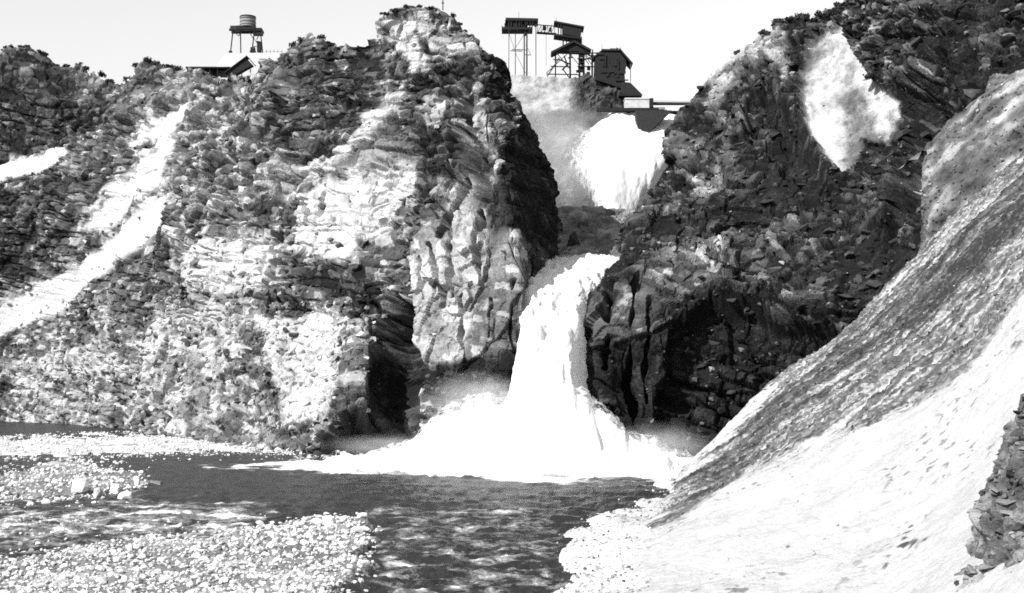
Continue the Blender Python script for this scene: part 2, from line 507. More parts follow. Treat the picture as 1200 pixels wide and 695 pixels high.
chute = np.maximum.reduce([
    Zs([(192, 226), (196, 240), (186, 264), (130, 312), (60, 362), (-60, 440), (-60, 395), (0, 372), (60, 330), (120, 288), (160, 250)]),
    Z([(216, 116), (208, 140), (180, 158), (150, 172), (148, 164), (180, 145), (204, 128)], 4),
    0.75 * Z([(190, 150), (196, 215), (120, 275), (95, 272), (130, 235), (165, 185)]),
    Z([(-200, 176), (80, 178), (76, 200), (30, 206), (-200, 206)], 4)])
talus = np.maximum.reduce([
    Z([(338, 262), (352, 220), (400, 200), (470, 192), (480, 215), (440, 262), (400, 270), (408, 300), (372, 302), (340, 290)]),
    0.8 * Z([(200, 290), (330, 270), (330, 330), (260, 345), (215, 330)], 12),
    Z([(305, 372), (400, 362), (392, 420), (385, 490), (330, 492), (312, 430)]),
    Z([(496, 112), (522, 108), (522, 145), (498, 150)], 3),
    Z([(444, 38), (462, 20), (482, 22), (482, 52), (500, 62), (480, 78), (450, 50)], 5),
    0.8 * Z([(480, 30), (500, 20), (560, 45), (560, 55), (500, 55)], 6),
    0.55 * Z([(400, 170), (470, 80), (480, 100), (440, 160), (330, 230), (300, 235)], 8)])
faces = np.maximum.reduce([
    Z([(470, 300), (520, 290), (600, 268), (622, 300), (612, 400), (600, 420), (530, 425), (478, 420)], 8),
    0.9 * Z([(520, 215), (560, 210), (556, 290), (520, 290)], 6),
    0.9 * Z([(552, 100), (560, 100), (578, 160), (596, 200), (580, 200), (560, 150)], 4)])
lowt = Z([(-60, 470), (40, 410), (150, 360), (300, 345), (330, 500), (360, 540), (0, 520)], 20)
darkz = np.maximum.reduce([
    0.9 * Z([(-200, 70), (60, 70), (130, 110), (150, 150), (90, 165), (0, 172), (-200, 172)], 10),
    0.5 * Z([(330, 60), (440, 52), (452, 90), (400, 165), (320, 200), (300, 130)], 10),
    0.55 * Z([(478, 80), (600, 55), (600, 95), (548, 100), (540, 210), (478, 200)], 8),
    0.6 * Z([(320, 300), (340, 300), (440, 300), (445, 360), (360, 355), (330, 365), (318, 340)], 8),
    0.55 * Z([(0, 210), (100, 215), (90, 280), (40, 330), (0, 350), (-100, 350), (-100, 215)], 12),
    1.0 * Z([(452, 345), (464, 352), (480, 400), (495, 480), (490, 540), (380, 545), (380, 515), (400, 492), (432, 478), (440, 400)], 5),  # shade of the cleft and foot recess, painted in as darker rock
    0.8 * Z([(540, 90), (552, 88), (560, 130), (585, 200), (572, 225), (578, 262), (612, 275), (640, 300), (670, 250), (640, 90), (606, 80)], 5),  # gorge wall turned from the sun: its shade put into the tone
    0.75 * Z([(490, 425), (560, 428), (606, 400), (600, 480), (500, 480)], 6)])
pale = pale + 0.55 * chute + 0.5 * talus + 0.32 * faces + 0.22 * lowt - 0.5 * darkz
smoothz = np.clip(chute + 0.35 * talus * (1 - faces), 0, 1)
colz = np.maximum(faces, Z([(470, 260), (560, 215), (620, 270), (615, 440), (480, 440)], 10))
# relief
dd = 5.0 * fbm(P / 40.0, 21, 3)
b1, r1 = bricks(P, 13.0, 6.0, 101, crack=0.6, cw=0.05, warp=0.6)
b2, r2 = bricks(P, 5.5, 3.0, 131, crack=2.2, cw=0.09, warp=0.5)
b3, r3 = bricks(P, 2.8, 1.6, 161, crack=1.3, cw=0.13, warp=0.5)
b4, r4 = blocks(P, 3.6, (1, 1, 1.2), 171, crack=0.8, cw=0.1)
c1, q1 = bricks(P, 4.2, 14.0, 191, crack=1.0, cw=0.08, dip=0.02, warp=0.5)
c2, q2 = bricks(P, 2.6, 4.0, 221, crack=0.8, cw=0.09, warp=0.5)
wall = sstep(8, 20, px - (575 + 0.22 * (200 - py))) * sstep(460, 420, py) * sstep(25, 50, py)
rough = 1 - 0.85 * smoothz
big = sstep(-0.05, 0.3, vnoise(P / 22.0 + 5, 88))
lowm = sstep(330, 400, jy) * sstep(420, 380, jx)
strat = rough * (1.4 * b1 * (1 - 0.6 * lowm) + (0.85 * b2 * (1 - 0.35 * big) + 0.42 * b3 * (1 - 0.85 * big)) * (1 - 0.75 * lowm) + 0.8 * b4 * lowm)
colm = 1.3 * c1 + 0.5 * c2
dd = dd * (1 - 0.5 * colz) * (1 - 0.9 * wall) + strat * (1 - colz) + colm * colz + 0.22 * fbm(P / 1.6, 44, 3) * (0.4 + rough)
dd = dd * (1 - 0.35 * wall)
# the recess at the foot of the bluff and the cleft above it
cave = Z([(452, 350), (466, 352), (484, 420), (492, 480), (488, 545), (385, 548), (386, 522), (405, 497), (436, 476), (443, 400)], 8)
dd = dd - 14.0 * cave
for wd, dp, pts in ((3.5, 6, [(547, 212), (531, 240), (521, 262), (512, 276)]), (3, 5, [(556, 245), (553, 300), (558, 335), (548, 362)]), (2.5, 4, [(524, 288), (529, 340), (524, 362)]),
                    (2.5, 4, [(503, 288), (512, 325), (516, 360)]), (2.5, 4, [(471, 290), (468, 352)]), (4, 6, [(573, 238), (568, 300), (566, 330), (555, 345)]), (2.5, 4, [(601, 330), (596, 380), (604, 425)]),
                    (2.5, 4, [(540, 345), (538, 400), (545, 425)]), (2, 3, [(575, 350), (570, 410)]), (2.5, 4, [(284, 160), (280, 195), (275, 228)]), (3, 4, [(253, 200), (250, 232)]), (4, 6, [(318, 272), (322, 300), (314, 335)]),
                    (3, 4, [(338, 283), (342, 305)]), (3, 4, [(355, 238), (360, 248), (356, 258)]), (2, 3, [(490, 300), (492, 350)]), (3, 5, [(446, 320), (452, 350)]), (2.5, 4, [(536, 140), (530, 200), (540, 215)])):
    dd = dd - dp * (1 - sstep(0.35 * wd, wd, 0.9 * wd * fbm(P / 4.0, 45, 2) + linesd(jx * 0.35 + px * 0.65, jy * 0.35 + py * 0.65, pts)))
# the black cleft beside the upper edge
cleft = Z([(540, 96), (552, 90), (556, 130), (560, 175), (574, 228), (566, 232), (548, 190)], 7)
dd = dd - 6.0 * cleft
pale = pale + (0.30 * (r1 - 0.5) + 0.42 * (r2 - 0.5) + 0.36 * (r3 - 0.5) * (1 - 0.7 * big)) * rough * (1 - 0.7 * colz) + 0.3 * (q1 - 0.5) * colz - 0.35 * wall  # last term paints more of the gorge wall's shade into the rock
dd = dd.reshape(shp); dd[:, -60:] *= np.linspace(1, 0.5, 60)[None]
pale += (1 - chute) * (0.28 * sstep(0.82, 0.88, r3) * (1 - talus) * (1 - cave) - 0.3 * sstep(0.84, 0.9, 1 - r3) * np.maximum(talus, 0.7 * lowt) - 0.3 * sstep(0.86, 0.92, r2) * talus)
pale += 0.18 * talus - 0.06 * (1 - talus) * (1 - chute) * (1 - faces)
G = G + N * dd[..., None]
pale = np.clip(pale + 0.3 * chute, 0, 1.2).reshape(shp)
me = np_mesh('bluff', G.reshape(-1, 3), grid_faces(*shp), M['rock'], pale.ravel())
bluff = props(link('bluff', me), 'broken rocky bluff and hillside with pale scree chutes left of the waterfall', 'cliff', kind='structure')
SM = smoothz.reshape(shp)
smv = SM.ravel(); cvv = (colz + cave).ravel()
vis = lambda px, py, V, p: ((px > -20) & (px < 650) & (V[:, 2] > 0)).astype(float)
block_parts(bluff, G, pale, N, lambda px, py, V, p: vis(px, py, V, p) * (1 - 0.9 * smv) * (1 - 0.85 * np.clip(cvv, 0, 1)) * (1 - 0.95 * wall) * (0.25 + (py > 230)) * (py > 60), 300, 5, 0.9, 2.2)
wv = 1 - 0.95 * wall
Pp, pl = scatter(G, pale, lambda px, py, V, p: vis(px, py, V, p) * wv * (1.0 - 0.55 * smv) * (1 - 0.9 * np.clip(cvv, 0, 1)) * (0.22 + (py > 330)), 5200, 6)
sz = 0.3 + 1.3 * RNG.random(len(Pp)) ** 3
o = link('talus', joined_rocks('talus', Pp, sz, np.clip(pl + RNG.normal(0.05, 0.26, len(pl)), 0, 1), ANG, M['rock'], 0.4), bluff)
o['kind'] = 'stuff'
BLUFF_G = G

# ================================================================== STEP BETWEEN THE TWO FALLS
step_cols = []
for x, lip in ((590, 320), (640, 312), (680, 305), (720, 306), (760, 300), (820, 300)):
    step_cols.append([(x, 545, 345), (x, 430, 343), (x, lip, 338), (x, lip - 12, 352), (x, 284, 372), (x, 268, 388), (x, 244, 396)])
G = net(step_cols, step=2.0, back=((14, -1), (24, -25)), rows=12)
N = smooth_grid(normals(G), 12); shp = G.shape[:2]; P = G.reshape(-1, 3)
b1, r1 = blocks(P, 7, (1, 1, 2), 301); b2, r2 = blocks(P, 3, (1, 1, 2), 302)
dd = 2.0 * fbm(P / 20, 8, 3) * 0.6 + 0.8 * b1 + 0.5 * b2
G = G + N * dd.reshape(shp)[..., None]
pale = np.clip(0.62 + 0.15 * fbm(P / 10, 9, 3) + 0.2 * (r2 - 0.5), 0, 1)
me = np_mesh('gorge_ledge', G.reshape(-1, 3), grid_faces(*shp), M['rock'], pale)
props(link('gorge_ledge', me), 'shaded rock ledge between the upper and lower falls', 'ledge', kind='structure')
# the dark pointed rock on the ledge
V, T = hull_rock(77, 16, (1.0, 0.9, 1.0), 0.3)
V = V.copy(); V[:, 2] = V[:, 2] - V[:, 2].min(); top = V[:, 2] / V[:, 2].max()
V[:, 0] *= (1 - 0.75 * top); V[:, 1] *= (1 - 0.7 * top)
V *= np.array([3.6, 3.0, 4.4])
props(link('pointed_rock', np_mesh('pointed_rock', V, T, M['block_dark']), loc=W(672, 300, 362)), 'dark pointed rock standing on the ledge above the lower waterfall', 'rock')

# ================================================================== SPILLWAY HEAD (rock rim, apron)
rim_cols = []
for x, y0 in ((560, 86), (610, 88), (640, 90), (668, 92), (676, 90), (690, 92), (715, 102), (728, 111), (737, 127), (746, 130), (800, 133), (860, 133)):
    rim_cols.append([(x, 300, 440), (x, 200, 455), (x, 150, 466), (x, 131, 471), (x, (131 + y0) / 2, 474), (x, y0, 478)])
G = net(rim_cols, step=2.0, back=((20, 0), (200, -3)), rows=10)
N = smooth_grid(normals(G), 12); shp = G.shape[:2]; P = G.reshape(-1, 3); px, py = to_px(P)
above = sstep(135, 126, py)
b1, r1 = blocks(P, 6, (1, 1, 1.3), 311); b2, r2 = blocks(P, 2.6, (1, 1, 1.2), 312)
dd = above * (0.9 * b1 + 0.7 * b2) * sstep(660, 685, px) + 0.35 * fbm(P / 3, 8, 3)
G = G + N * dd.reshape(shp)[..., None]
pale = 0.5 - 0.3 * sstep(158, 136, py) * sstep(630, 680, px) * (1 - above) + 0.12 * fbm(P / 6, 9, 3) + 0.3 * above * (1 - sstep(655, 680, px)) - 0.32 * above * sstep(662, 685, px) + above * 0.25 * (r2 - 0.5)
me = np_mesh('spillway_rim', G.reshape(-1, 3), grid_faces(*shp), M['rock'], np.clip(pale, 0, 1))
props(link('spillway_rim', me), 'rock rim and chute face at the head of the upper falls', 'rock face', kind='structure')

# ================================================================== RIGHT CLIFF
cliff_cols = [
    [(780, 545, 400), (780, 440, 405), (785, 350, 415), (800, 290, 425), (815, 240, 440), (830, 190, 450), (845, 150, 455), (860, 135, 460)],
    [(726, 545, 294), (694, 440, 300), (704, 350, 309), (738, 304, 322), (744, 255, 342), (782, 192, 378), (806, 142, 412), (830, 130, 432)],
    [(765, 545, 284), (740, 440, 289), (745, 350, 296), (775, 300, 311), (790, 240, 330), (805, 190, 350), (820, 140, 385), (838, 88, 428)],
    [(818, 545, 278), (806, 440, 288), (815, 350, 297), (830, 300, 308), (840, 230, 326), (850, 160, 352), (858, 110, 387), (870, 60, 428)],
    [(900, 545, 268), (892, 440, 280), (892, 350, 292), (900, 270, 308), (910, 200, 330), (914, 120, 365), (914, 30, 410)],
    [(980, 545, 260), (972, 440, 270), (972, 350, 281), (976, 260, 300), (985, 190, 325), (985, 110, 350), (972, 14, 390)],
    [(1050, 545, 250), (1050, 400, 265), (1050, 300, 280), (1050, 200, 300), (1050, 100, 325), (1035, -25, 360)],
    [(1130, 545, 240), (1130, 400, 250), (1130, 300, 262), (1130, 200, 280), (1130, 100, 300), (1120, -70, 340)],
    [(1290, 545, 230), (1290, 400, 240), (1290, 300, 250), (1290, 200, 260), (1290, 50, 280), (1290, -110, 320)],
]
G = net(cliff_cols, step=1.4, byz=True, rows=9)
N = smooth_grid(normals(G), 25); shp = G.shape[:2]
P = G.reshape(-1, 3); px, py = to_px(P)
jx = px + 7 * fbm(P / 9.0, 53, 4); jy = py + 6 * fbm(P / 9.0, 54, 4)
veil = zone(0.5 * (jx + px), 0.5 * (jy + py), [(944, 48), (981, 22), (991, 50), (1017, 90), (1043, 108), (1040, 126), (1017, 158), (1000, 152), (991, 192), (984, 196), (946, 148), (934, 100)], 4)
greyv = Z([(828, 92), (870, 55), (925, 38), (925, 90), (905, 70), (880, 80), (835, 130)], 5)
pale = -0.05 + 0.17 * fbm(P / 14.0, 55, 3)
pale = pale + 0.95 * veil + 0.75 * greyv + veil * 0.12 * fbm(P * np.array([0.9, 0.3, 0.07]), 57, 4)
pale = pale - 0.42 * veil * Z([(984, 70), (1004, 95), (1010, 160), (990, 198), (976, 150)], 9) - 0.3 * veil * Z([(934, 40), (960, 40), (950, 90), (934, 100)], 10)
pale += 0.5 * Z([(802, 190), (835, 165), (842, 200), (830, 235), (802, 225)], 4)
pale += 0.35 * Z([(735, 310), (800, 300), (850, 285), (850, 330), (800, 365), (735, 385), (715, 350)], 10)
pale += 0.25 * Z([(820, 130), (900, 110), (905, 160), (850, 170)], 10)
pale += 0.16 * Z([(800, 240), (900, 230), (960, 250), (900, 300), (800, 300)], 12)
pale += 0.3 * Z([(1060, 130), (1076, 120), (1075, 160), (1056, 195), (1050, 180)], 4)
pale += 0.3 * Z([(1040, 60), (1070, 50), (1078, 80), (1055, 85)], 4)
pale -= 0.3 * Z([(700, 400), (790, 378), (890, 355), (1020, 380), (900, 470), (830, 535), (730, 500)], 6)  # shade under the overhang and wet rock, both put into the tone
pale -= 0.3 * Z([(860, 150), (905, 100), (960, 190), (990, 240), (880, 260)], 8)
b1, r1 = bricks(P, 14.0, 9.0, 401, dip=0.35, crack=0.6, cw=0.05, turn=-0.4, warp=0.6)
b2, r2 = bricks(P, 6.0, 3.8, 431, dip=0.35, crack=2.2, cw=0.08, turn=-0.4, warp=0.6)
b3, r3 = bricks(P, 2.8, 2.0, 461, dip=0.35, crack=1.5, cw=0.1, turn=-0.4, warp=0.6)
big = sstep(-0.05, 0.3, vnoise(P / 20.0 + 3, 480))
s1, t1 = bricks(P, 7.0, 1.8, 481, crack=0.7, cw=0.06)
colm, q1 = bricks(P, 4.5, 13.0, 491, crack=1.2, cw=0.1, dip=0.05, warp=0.5)
slab = Z([(710, 330), (800, 300), (850, 300), (850, 345), (800, 372), (735, 392)], 8)
piers = Z([(684, 330), (745, 335), (775, 390), (760, 520), (690, 520), (680, 440)], 8)
rough = 1 - 0.88 * veil - 0.45 * greyv * (1 - veil)
dd = 5.0 * fbm(P / 45.0, 71, 3) * (1 - 0.6 * veil) + rough * ((1 - slab) * (1 - piers) * (1.7 * b1 + 0.95 * b2 * (1 - 0.4 * big) + 0.5 * b3 * (1 - 0.85 * big)) + slab * (1 - piers) * (0.8 * s1) + piers * 1.6 * colm) + 0.35 * fbm(P / 1.6, 74, 3)
for wd, dp, pts in ((4, 5, [(715, 332), (712, 430)]), (4, 6, [(742, 335), (738, 390), (740, 500)]), (3, 4, [(760, 360), (756, 470)]), (3, 4, [(905, 60), (945, 40)]), (4, 5, [(840, 275), (880, 262), (905, 255)])):
    dd = dd - dp * (1 - sstep(0.35 * wd, wd, 0.9 * wd * fbm(P / 4.0, 45, 2) + linesd(jx * 0.4 + px * 0.6, jy * 0.4 + py * 0.6, pts)))
ledge = 1 - sstep(2, 5, linesd(px, py, [(700, 408), (735, 398), (775, 385), (800, 378)]))
dd = dd + 1.6 * ledge; pale = pale + 0.35 * ledge
# overhang in the lower right wall
hol = Z([(820, 372), (850, 360), (880, 358), (900, 375), (1010, 400), (900, 480), (835, 535), (760, 500), (790, 395)], 6)
dd = dd - 8.0 * hol
dd = dd - 7.0 * Z([(870, 120), (905, 95), (935, 150), (965, 195), (940, 215), (890, 170)], 8) - 3.0 * veil
dd = dd - 9.0 * Z([(1050, 95), (1095, 60), (1120, 120), (1090, 170), (1080, 240), (1040, 300), (1050, 200)], 8)
pale += rough * (0.3 * (r1 - 0.5) + 0.35 * (r2 - 0.5) + 0.3 * (r3 - 0.5) * (1 - 0.7 * big)) + rough * (1 - hol) * (0.24 * sstep(0.84, 0.88, r3) + 0.08 * sstep(0.84, 0.9, r2) * (1 - piers))
G = G + N * dd.reshape(shp)[..., None]
pale = np.clip(pale, 0, 1.1).reshape(shp)
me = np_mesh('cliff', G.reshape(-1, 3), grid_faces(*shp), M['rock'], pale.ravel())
cliff = props(link('cliff', me), 'tall dark cliff with a pale rubble streak right of the waterfall', 'cliff', kind='structure')
vv = veil.ravel(); sl = (slab + piers).ravel()
visr = lambda px, py, V, p: ((px > 690) & (px < 1210) & (py > -20) & (V[:, 2] > 0)).astype(float)
front = lambda px, py: (py < 545 - 0.86 * (px - 812)) | (px < 812)
block_parts(cliff, G, pale, N, lambda px, py, V, p: visr(px, py, V, p) * (1 - 0.97 * vv) * (1 - 0.9 * np.clip(sl, 0, 1)) * front(px, py), 260, 9, 0.9, 2.6, bias=0.0)
Pp, pl = scatter(G, pale, lambda px, py, V, p: visr(px, py, V, p) * (1 - 0.9 * vv) * (1 - 0.8 * np.clip(sl, 0, 1)) * front(px, py), 3800, 10)
sz = 0.35 + 0.85 * RNG.random(len(Pp)) ** 2.5
o = link('loose_rock', joined_rocks('loose_rock', Pp, sz, np.clip(pl + RNG.normal(0.02, 0.24, len(pl)), 0, 1), ANG, M['rock'], 0.5), cliff)
o['kind'] = 'stuff'
CLIFF_G = G

# ================================================================== SCREE SLOPE (right foreground)
slope_cols = [
    [(860, 552, 285), (960, 480, 285), (1020, 430, 285), (1100, 350, 285), (1170, 280, 285), (1240, 215, 285), (1320, 150, 285), (1400, 80, 285)],
    [(812, 545, 257), (850, 507, 252), (905, 457, 247), (960, 412, 242), (1020, 362, 237), (1085, 290, 234), (1145, 232, 232), (1205, 180, 229), (1280, 115, 226), (1350, 50, 223)],
    [(785, 585, 186), (850, 540, 190), (930, 480, 190), (1010, 425, 188), (1095, 350, 186), (1170, 275, 184), (1240, 205, 182), (1310, 125, 180), (1390, 30, 178)],
    [(750, 625, 146), (840, 580, 146), (940, 520, 146), (1040, 450, 145), (1130, 380, 143), (1210, 290, 141), (1300, 180, 139), (1450, 10, 137)],
    [(720, 690, 108), (850, 650, 108), (980, 600, 108), (1080, 540, 108), (1170, 460, 107), (1270, 350, 105), (1400, 210, 102), (1600, 0, 100)],
    [(690, 800, 75), (860, 770, 75), (1000, 730, 75), (1130, 660, 75), (1240, 560, 74), (1380, 420, 73), (1580, 220, 72), (1850, -30, 70)],
    [(650, 1050, 44), (860, 1000, 44), (1040, 930, 44), (1180, 850, 44), (1350, 700, 44), (1600, 450, 44), (2000, 80, 43), (2300, -180, 42)],
]
G = net(slope_cols, step=1.7, rows=9, under=3.0, back=((4, 1), (30, 4)), rowstep=1.7)
N = smooth_grid(normals(G), 20); shp = G.shape[:2]
P = G.reshape(-1, 3); px, py = to_px(P)
# run direction of the slope: streaks follow the fall line
dirv = np.array([0.62, 0.0, 0.78])
along = P @ dirv; across = P[:, 1] + 0.25 * P[:, 0]
S = np.stack([along / 14.0, across / 1.5, np.zeros(len(P))], 1)
S2 = np.stack([along / 3.0, across / 0.3, np.zeros(len(P))], 1)
streak = fbm(S, 81, 4) ; streak2 = fbm(S2, 82, 3)
jx = px + 10 * fbm(P / 6.0, 83, 4) + 14 * streak2; jy = py + 8 * fbm(P / 6.0, 84, 4) - 10 * streak2
pale = 0.95 + 0.03 * fbm(P / 8, 85, 3)
band = Z([(755, 620), (800, 560), (860, 515), (900, 470), (905, 420), (1000, 330), (1060, 260), (1110, 240), (1240, 110), (1330, 60), (1330, 200), (1240, 310), (1160, 400), (1080, 470), (980, 505), (880, 545), (800, 600)], 10)
grey2 = 0 * px
pale = pale - band * (0.36 + 0.40 * streak + 0.22 * streak2 + 0.26 * fbm(P / 0.4, 95, 3))
pale -= 0.36 * Z([(765, 612), (850, 522), (930, 450), (1010, 382), (1090, 305), (1230, 180), (1240, 255), (1110, 345), (990, 440), (880, 530), (790, 612)], 9)
pale -= (0.36 + 0.25 * streak + 0.12 * fbm(P / 3.0, 881, 3)) * grey2 * (1 - 0.6 * band)
edge = Z([(812, 545), (850, 505), (905, 455), (912, 465), (860, 515), (822, 548)], 4)
pale = np.maximum(pale, 0.95 * edge)
spk = sstep(0.57, 0.75, fbm(P / 0.8, 86, 3)) * sstep(0.1, 0.5, fbm(P / 9, 87, 2))
pale -= 0.35 * spk
pale -= 0.8 * Z([(1052, 615), (1085, 610), (1080, 640), (1055, 650), (1040, 665), (1045, 640)], 6) * sstep(-0.2, 0.3, fbm(P / 1.0, 88, 2))
b2, r2 = blocks(P, 1.0, (1, 1, 1), 501, crack=0.3); b1, _ = blocks(P, 4.5, (1, 1, 1), 502, crack=0.3)
dd = (0.04 + 0.05 * band) * b2 + 0.5 * b1 * grey2 + band * 0.12 * streak + 0.9 * fbm(P / 16, 89, 3) + (0.1 + 0.25 * band) * fbm(P / 1.2, 90, 4) + 0.06 * streak
G = G + N * dd.reshape(shp)[..., None]
pale = np.clip(pale, 0, 1).reshape(shp)
me = np_mesh('scree_slope', G.reshape(-1, 3), grid_faces(*shp), M['scree'], pale.ravel())
slope = props(link('scree_slope', me), 'steep pale scree slope with darker streaks falling to the river at right', 'slope', kind='structure')
bandv = band.ravel(); gv = grey2.ravel()
viss = lambda px, py, V, p: ((px > 660) & (px < 1230) & (py < 720) & (V[:, 2] > 0)).astype(float)
Pp, pl = scatter(G, pale, lambda px, py, V, p: viss(px, py, V, p) * (0.06 + bandv + gv) * np.clip((V[:, 1] / 200) ** 1.0, 0, 2), 9000, 12)
sz = (0.09 + 0.3 * RNG.random(len(Pp)) ** 4)
o = link('scree_stones', joined_rocks('scree_stones', Pp, sz, np.clip(pl + RNG.normal(-0.03, 0.2, len(pl)), 0, 1), ANG, M['scree'], 0.5), slope)
o['kind'] = 'stuff'
SLOPE_G, SLOPE_PALE = G, pale

# farther scree lying between the cliff and the near slope
up_cols = [
    [(1070, 330, 262), (1078, 285, 264), (1078, 240, 266), (1080, 200, 269), (1086, 176, 272)],
    [(1100, 340, 254), (1100, 285, 257), (1100, 230, 261), (1104, 190, 265), (1112, 154, 270)],
    [(1150, 340, 248), (1150, 270, 251), (1150, 210, 256), (1150, 160, 261), (1155, 112, 268)],
    [(1210, 340, 243), (1210, 250, 246), (1210, 180, 251), (1210, 120, 257), (1212, 72, 264)],
    [(1330, 340, 236), (1330, 220, 240), (1330, 140, 246), (1330, 60, 252), (1330, -10, 260)]]
G = net(up_cols, step=1.8, rows=7, back=((4, 1), (20, -2)), nbk=4)
N = smooth_grid(normals(G), 12); shp = G.shape[:2]; P = G.reshape(-1, 3)
b2, r2 = blocks(P, 1.5, (1, 1, 1), 521, crack=0.4)
st = fbm(np.stack([P @ dirv / 9.0, (P[:, 1] + 0.3 * P[:, 0]) / 1.6, 0 * P[:, 0]], 1), 522, 4)
dd = 0.2 * b2 + 1.2 * fbm(P / 9, 523, 3) + 0.2 * fbm(P / 1.2, 524, 3)
pu = np.clip(0.44 + 0.25 * st + 0.3 * fbm(P / 3.5, 525, 3) + 0.12 * (r2 - 0.5), 0, 1)
G = G + N * dd.reshape(shp)[..., None]
upper = props(link('scree_fan', np_mesh('scree_fan', G.reshape(-1, 3), grid_faces(*shp), M['scree'], pu)), 'grey speckled scree fan between the dark cliff and the near slope', 'slope', kind='structure')
Pp, pl = scatter(G, pu.reshape(shp), lambda px, py, V, p: ((px < 1215) & (py > 60)).astype(float), 1500, 31)
o = link('scree_stones', joined_rocks('scree_stones', Pp, 0.12 + 0.5 * RNG.random(len(Pp)) ** 3.5, np.clip(pl + RNG.normal(0, 0.2, len(pl)), 0, 1), ANG, M['scree'], 0.5), upper)
o['kind'] = 'stuff'

# ================================================================== DARK EARTH BANK (right edge)
sil = [(1080, 730), (1100, 692), (1130, 655), (1150, 590), (1165, 545), (1184, 497), (1206, 462)]
bank_cols = [
    [(x + 45, y, 84) for x, y in sil],
    [(x + 2, y, 74) for x, y in sil],
    [(x + 50, y + 4, 68) for x, y in sil],
    [(x + 170, y + 4, 62) for x, y in sil],
    [(x + 420, y + 4, 54) for x, y in sil]]
G = net(bank_cols, step=2.2, rows=8, under=14, back=None)
N = smooth_grid(normals(G), 14); shp = G.shape[:2]; P = G.reshape(-1, 3); px, py = to_px(P)
b1, r1 = blocks(P, 1.9, (1, 1, 1), 601, crack=0.4, bulge=0.9); b2, r2 = blocks(P, 0.7, (1, 1, 1), 602)
dd = 0.8 * fbm(P / 6, 61, 3) + 0.38 * b1 + 0.16 * b2 + 0.08 * fbm(P / 0.5, 62, 3)
G = G + N * dd.reshape(shp)[..., None]
pale = 0.52 + 0.14 * fbm(P / 3, 63, 3) + 0.25 * (r1 - 0.5) + 0.2 * (r2 - 0.5)
me = np_mesh('earth_bank', G.reshape(-1, 3), grid_faces(*shp), M['rock'], np.clip(pale, 0, 1))
bank = props(link('earth_bank', me), 'dark stony earth bank rising at the right edge', 'bank', kind='structure')
pv = pale.reshape(shp)
visb = lambda px, py, V, p: ((px > 1060) & (px < 1215) & (py < 710) & (V[:, 1] < 78)).astype(float)
block_parts(bank, G, pv, N, visb, 70, 21, 0.22, 0.65)
Pp, pl = scatter(G, pv, visb, 500, 22)
o = link('earth_clods', joined_rocks('earth_clods', Pp, 0.08 + 0.2 * RNG.random(len(Pp)) ** 2, np.clip(pl + RNG.normal(0, .15, len(pl)), 0, 1), ANG, M['rock'], 0.6), bank)
o['kind'] = 'stuff'

# ================================================================== RIVER BED, BARS, WATER
BARS = [
    ([(-500, 950), (-500, 655), (0, 652), (60, 646), (110, 640), (170, 628), (250, 627), (330, 614), (385, 603), (412, 606), (432, 625), (438, 650), (420, 680), (400, 715), (350, 950)], 0.85),
    ([(-300, 556), (0, 552), (60, 545), (95, 540), (125, 546), (168, 560), (170, 572), (130, 580), (90, 582), (40, 588), (-300, 596)], 0.8),
    ([(-300, 506), (0, 513), (130, 509), (200, 508), (340, 520), (372, 531), (300, 530), (150, 534), (60, 538), (0, 536), (-300, 534)], 1.0),
    ([(690, 606), (672, 626), (666, 650), (664, 680), (640, 760), (560, 950), (1200, 950), (1000, 560), (800, 556), (760, 592)], 0.9),
    ([(0, 612), (60, 606), (100, 612), (60, 622), (0, 624), (-300, 622)], 0.25),
    ([(180, 596), (260, 592), (300, 600), (240, 610), (190, 606)], 0.15),
]
def bed_z(x, y):
    P = np.stack([x, y, np.zeros_like(x)], 1)
    Yc = np.maximum(y, 20)
    px = CX + x / Yc * F; py = HY + H * F / Yc
    px = px + 22 * fbm(P / 6.0, 91, 4); py = py + 5 * fbm(P / 5.0, 92, 4)
    z = np.full(len(x), -1.6)
    for poly, h in BARS:
        z = np.maximum(z, -1.6 + (1.6 + 0.75 * h) * sstep(-13, 12, polysd(px, py, poly)))
    return z + 0.22 * fbm(P / 6.0, 93, 3) + 0.10 * fbm(P / 1.2, 94, 3)

def persp_grid(pxs, pys):
    Y = H * F / (pys - HY)
    X = (pxs[:, None] - CX) * Y[None, :] / F
    return X, np.broadcast_to(Y[None, :], X.shape).copy()

pys = np.concatenate([np.array([442, 446, 452, 460, 470, 480]), np.arange(488, 720, 1.0), np.arange(722, 1150, 6.0)])[::-1]
pxs = np.concatenate([np.linspace(-3000, -140, 30), np.arange(-130, 1330, 3.0), np.linspace(1340, 4000, 30)])
X, Yg = persp_grid(pxs, pys)
z = bed_z(X.ravel(), Yg.ravel())
V = np.stack([X.ravel(), Yg.ravel(), z], 1)
Pn = V
f1, f2, rr = voronoi(V * np.array([1, 1, 0]) / 0.8, 95)
V[:, 2] += (rr - 0.5) * 0.22 + 0.15 * (0.5 - f1)
ground = props(link('river_bed', np_mesh('river_bed', V, grid_faces(*X.shape), M['gravel'], np.clip(0.86 - 0.36 * zone(*to_px(np.c_[V[:, :2], 0 * V[:, 2]]), [(-4000, 538), (300, 538), (520, 596), (520, 2000), (-4000, 2000)], 6) + 0.18 * fbm(V / 5, 96, 3), 0, 1))), 'pale gravel bed and bars of the river below the falls', 'river bed', kind='structure')  # bed tone lowered on the left bars, standing in for shade between stones

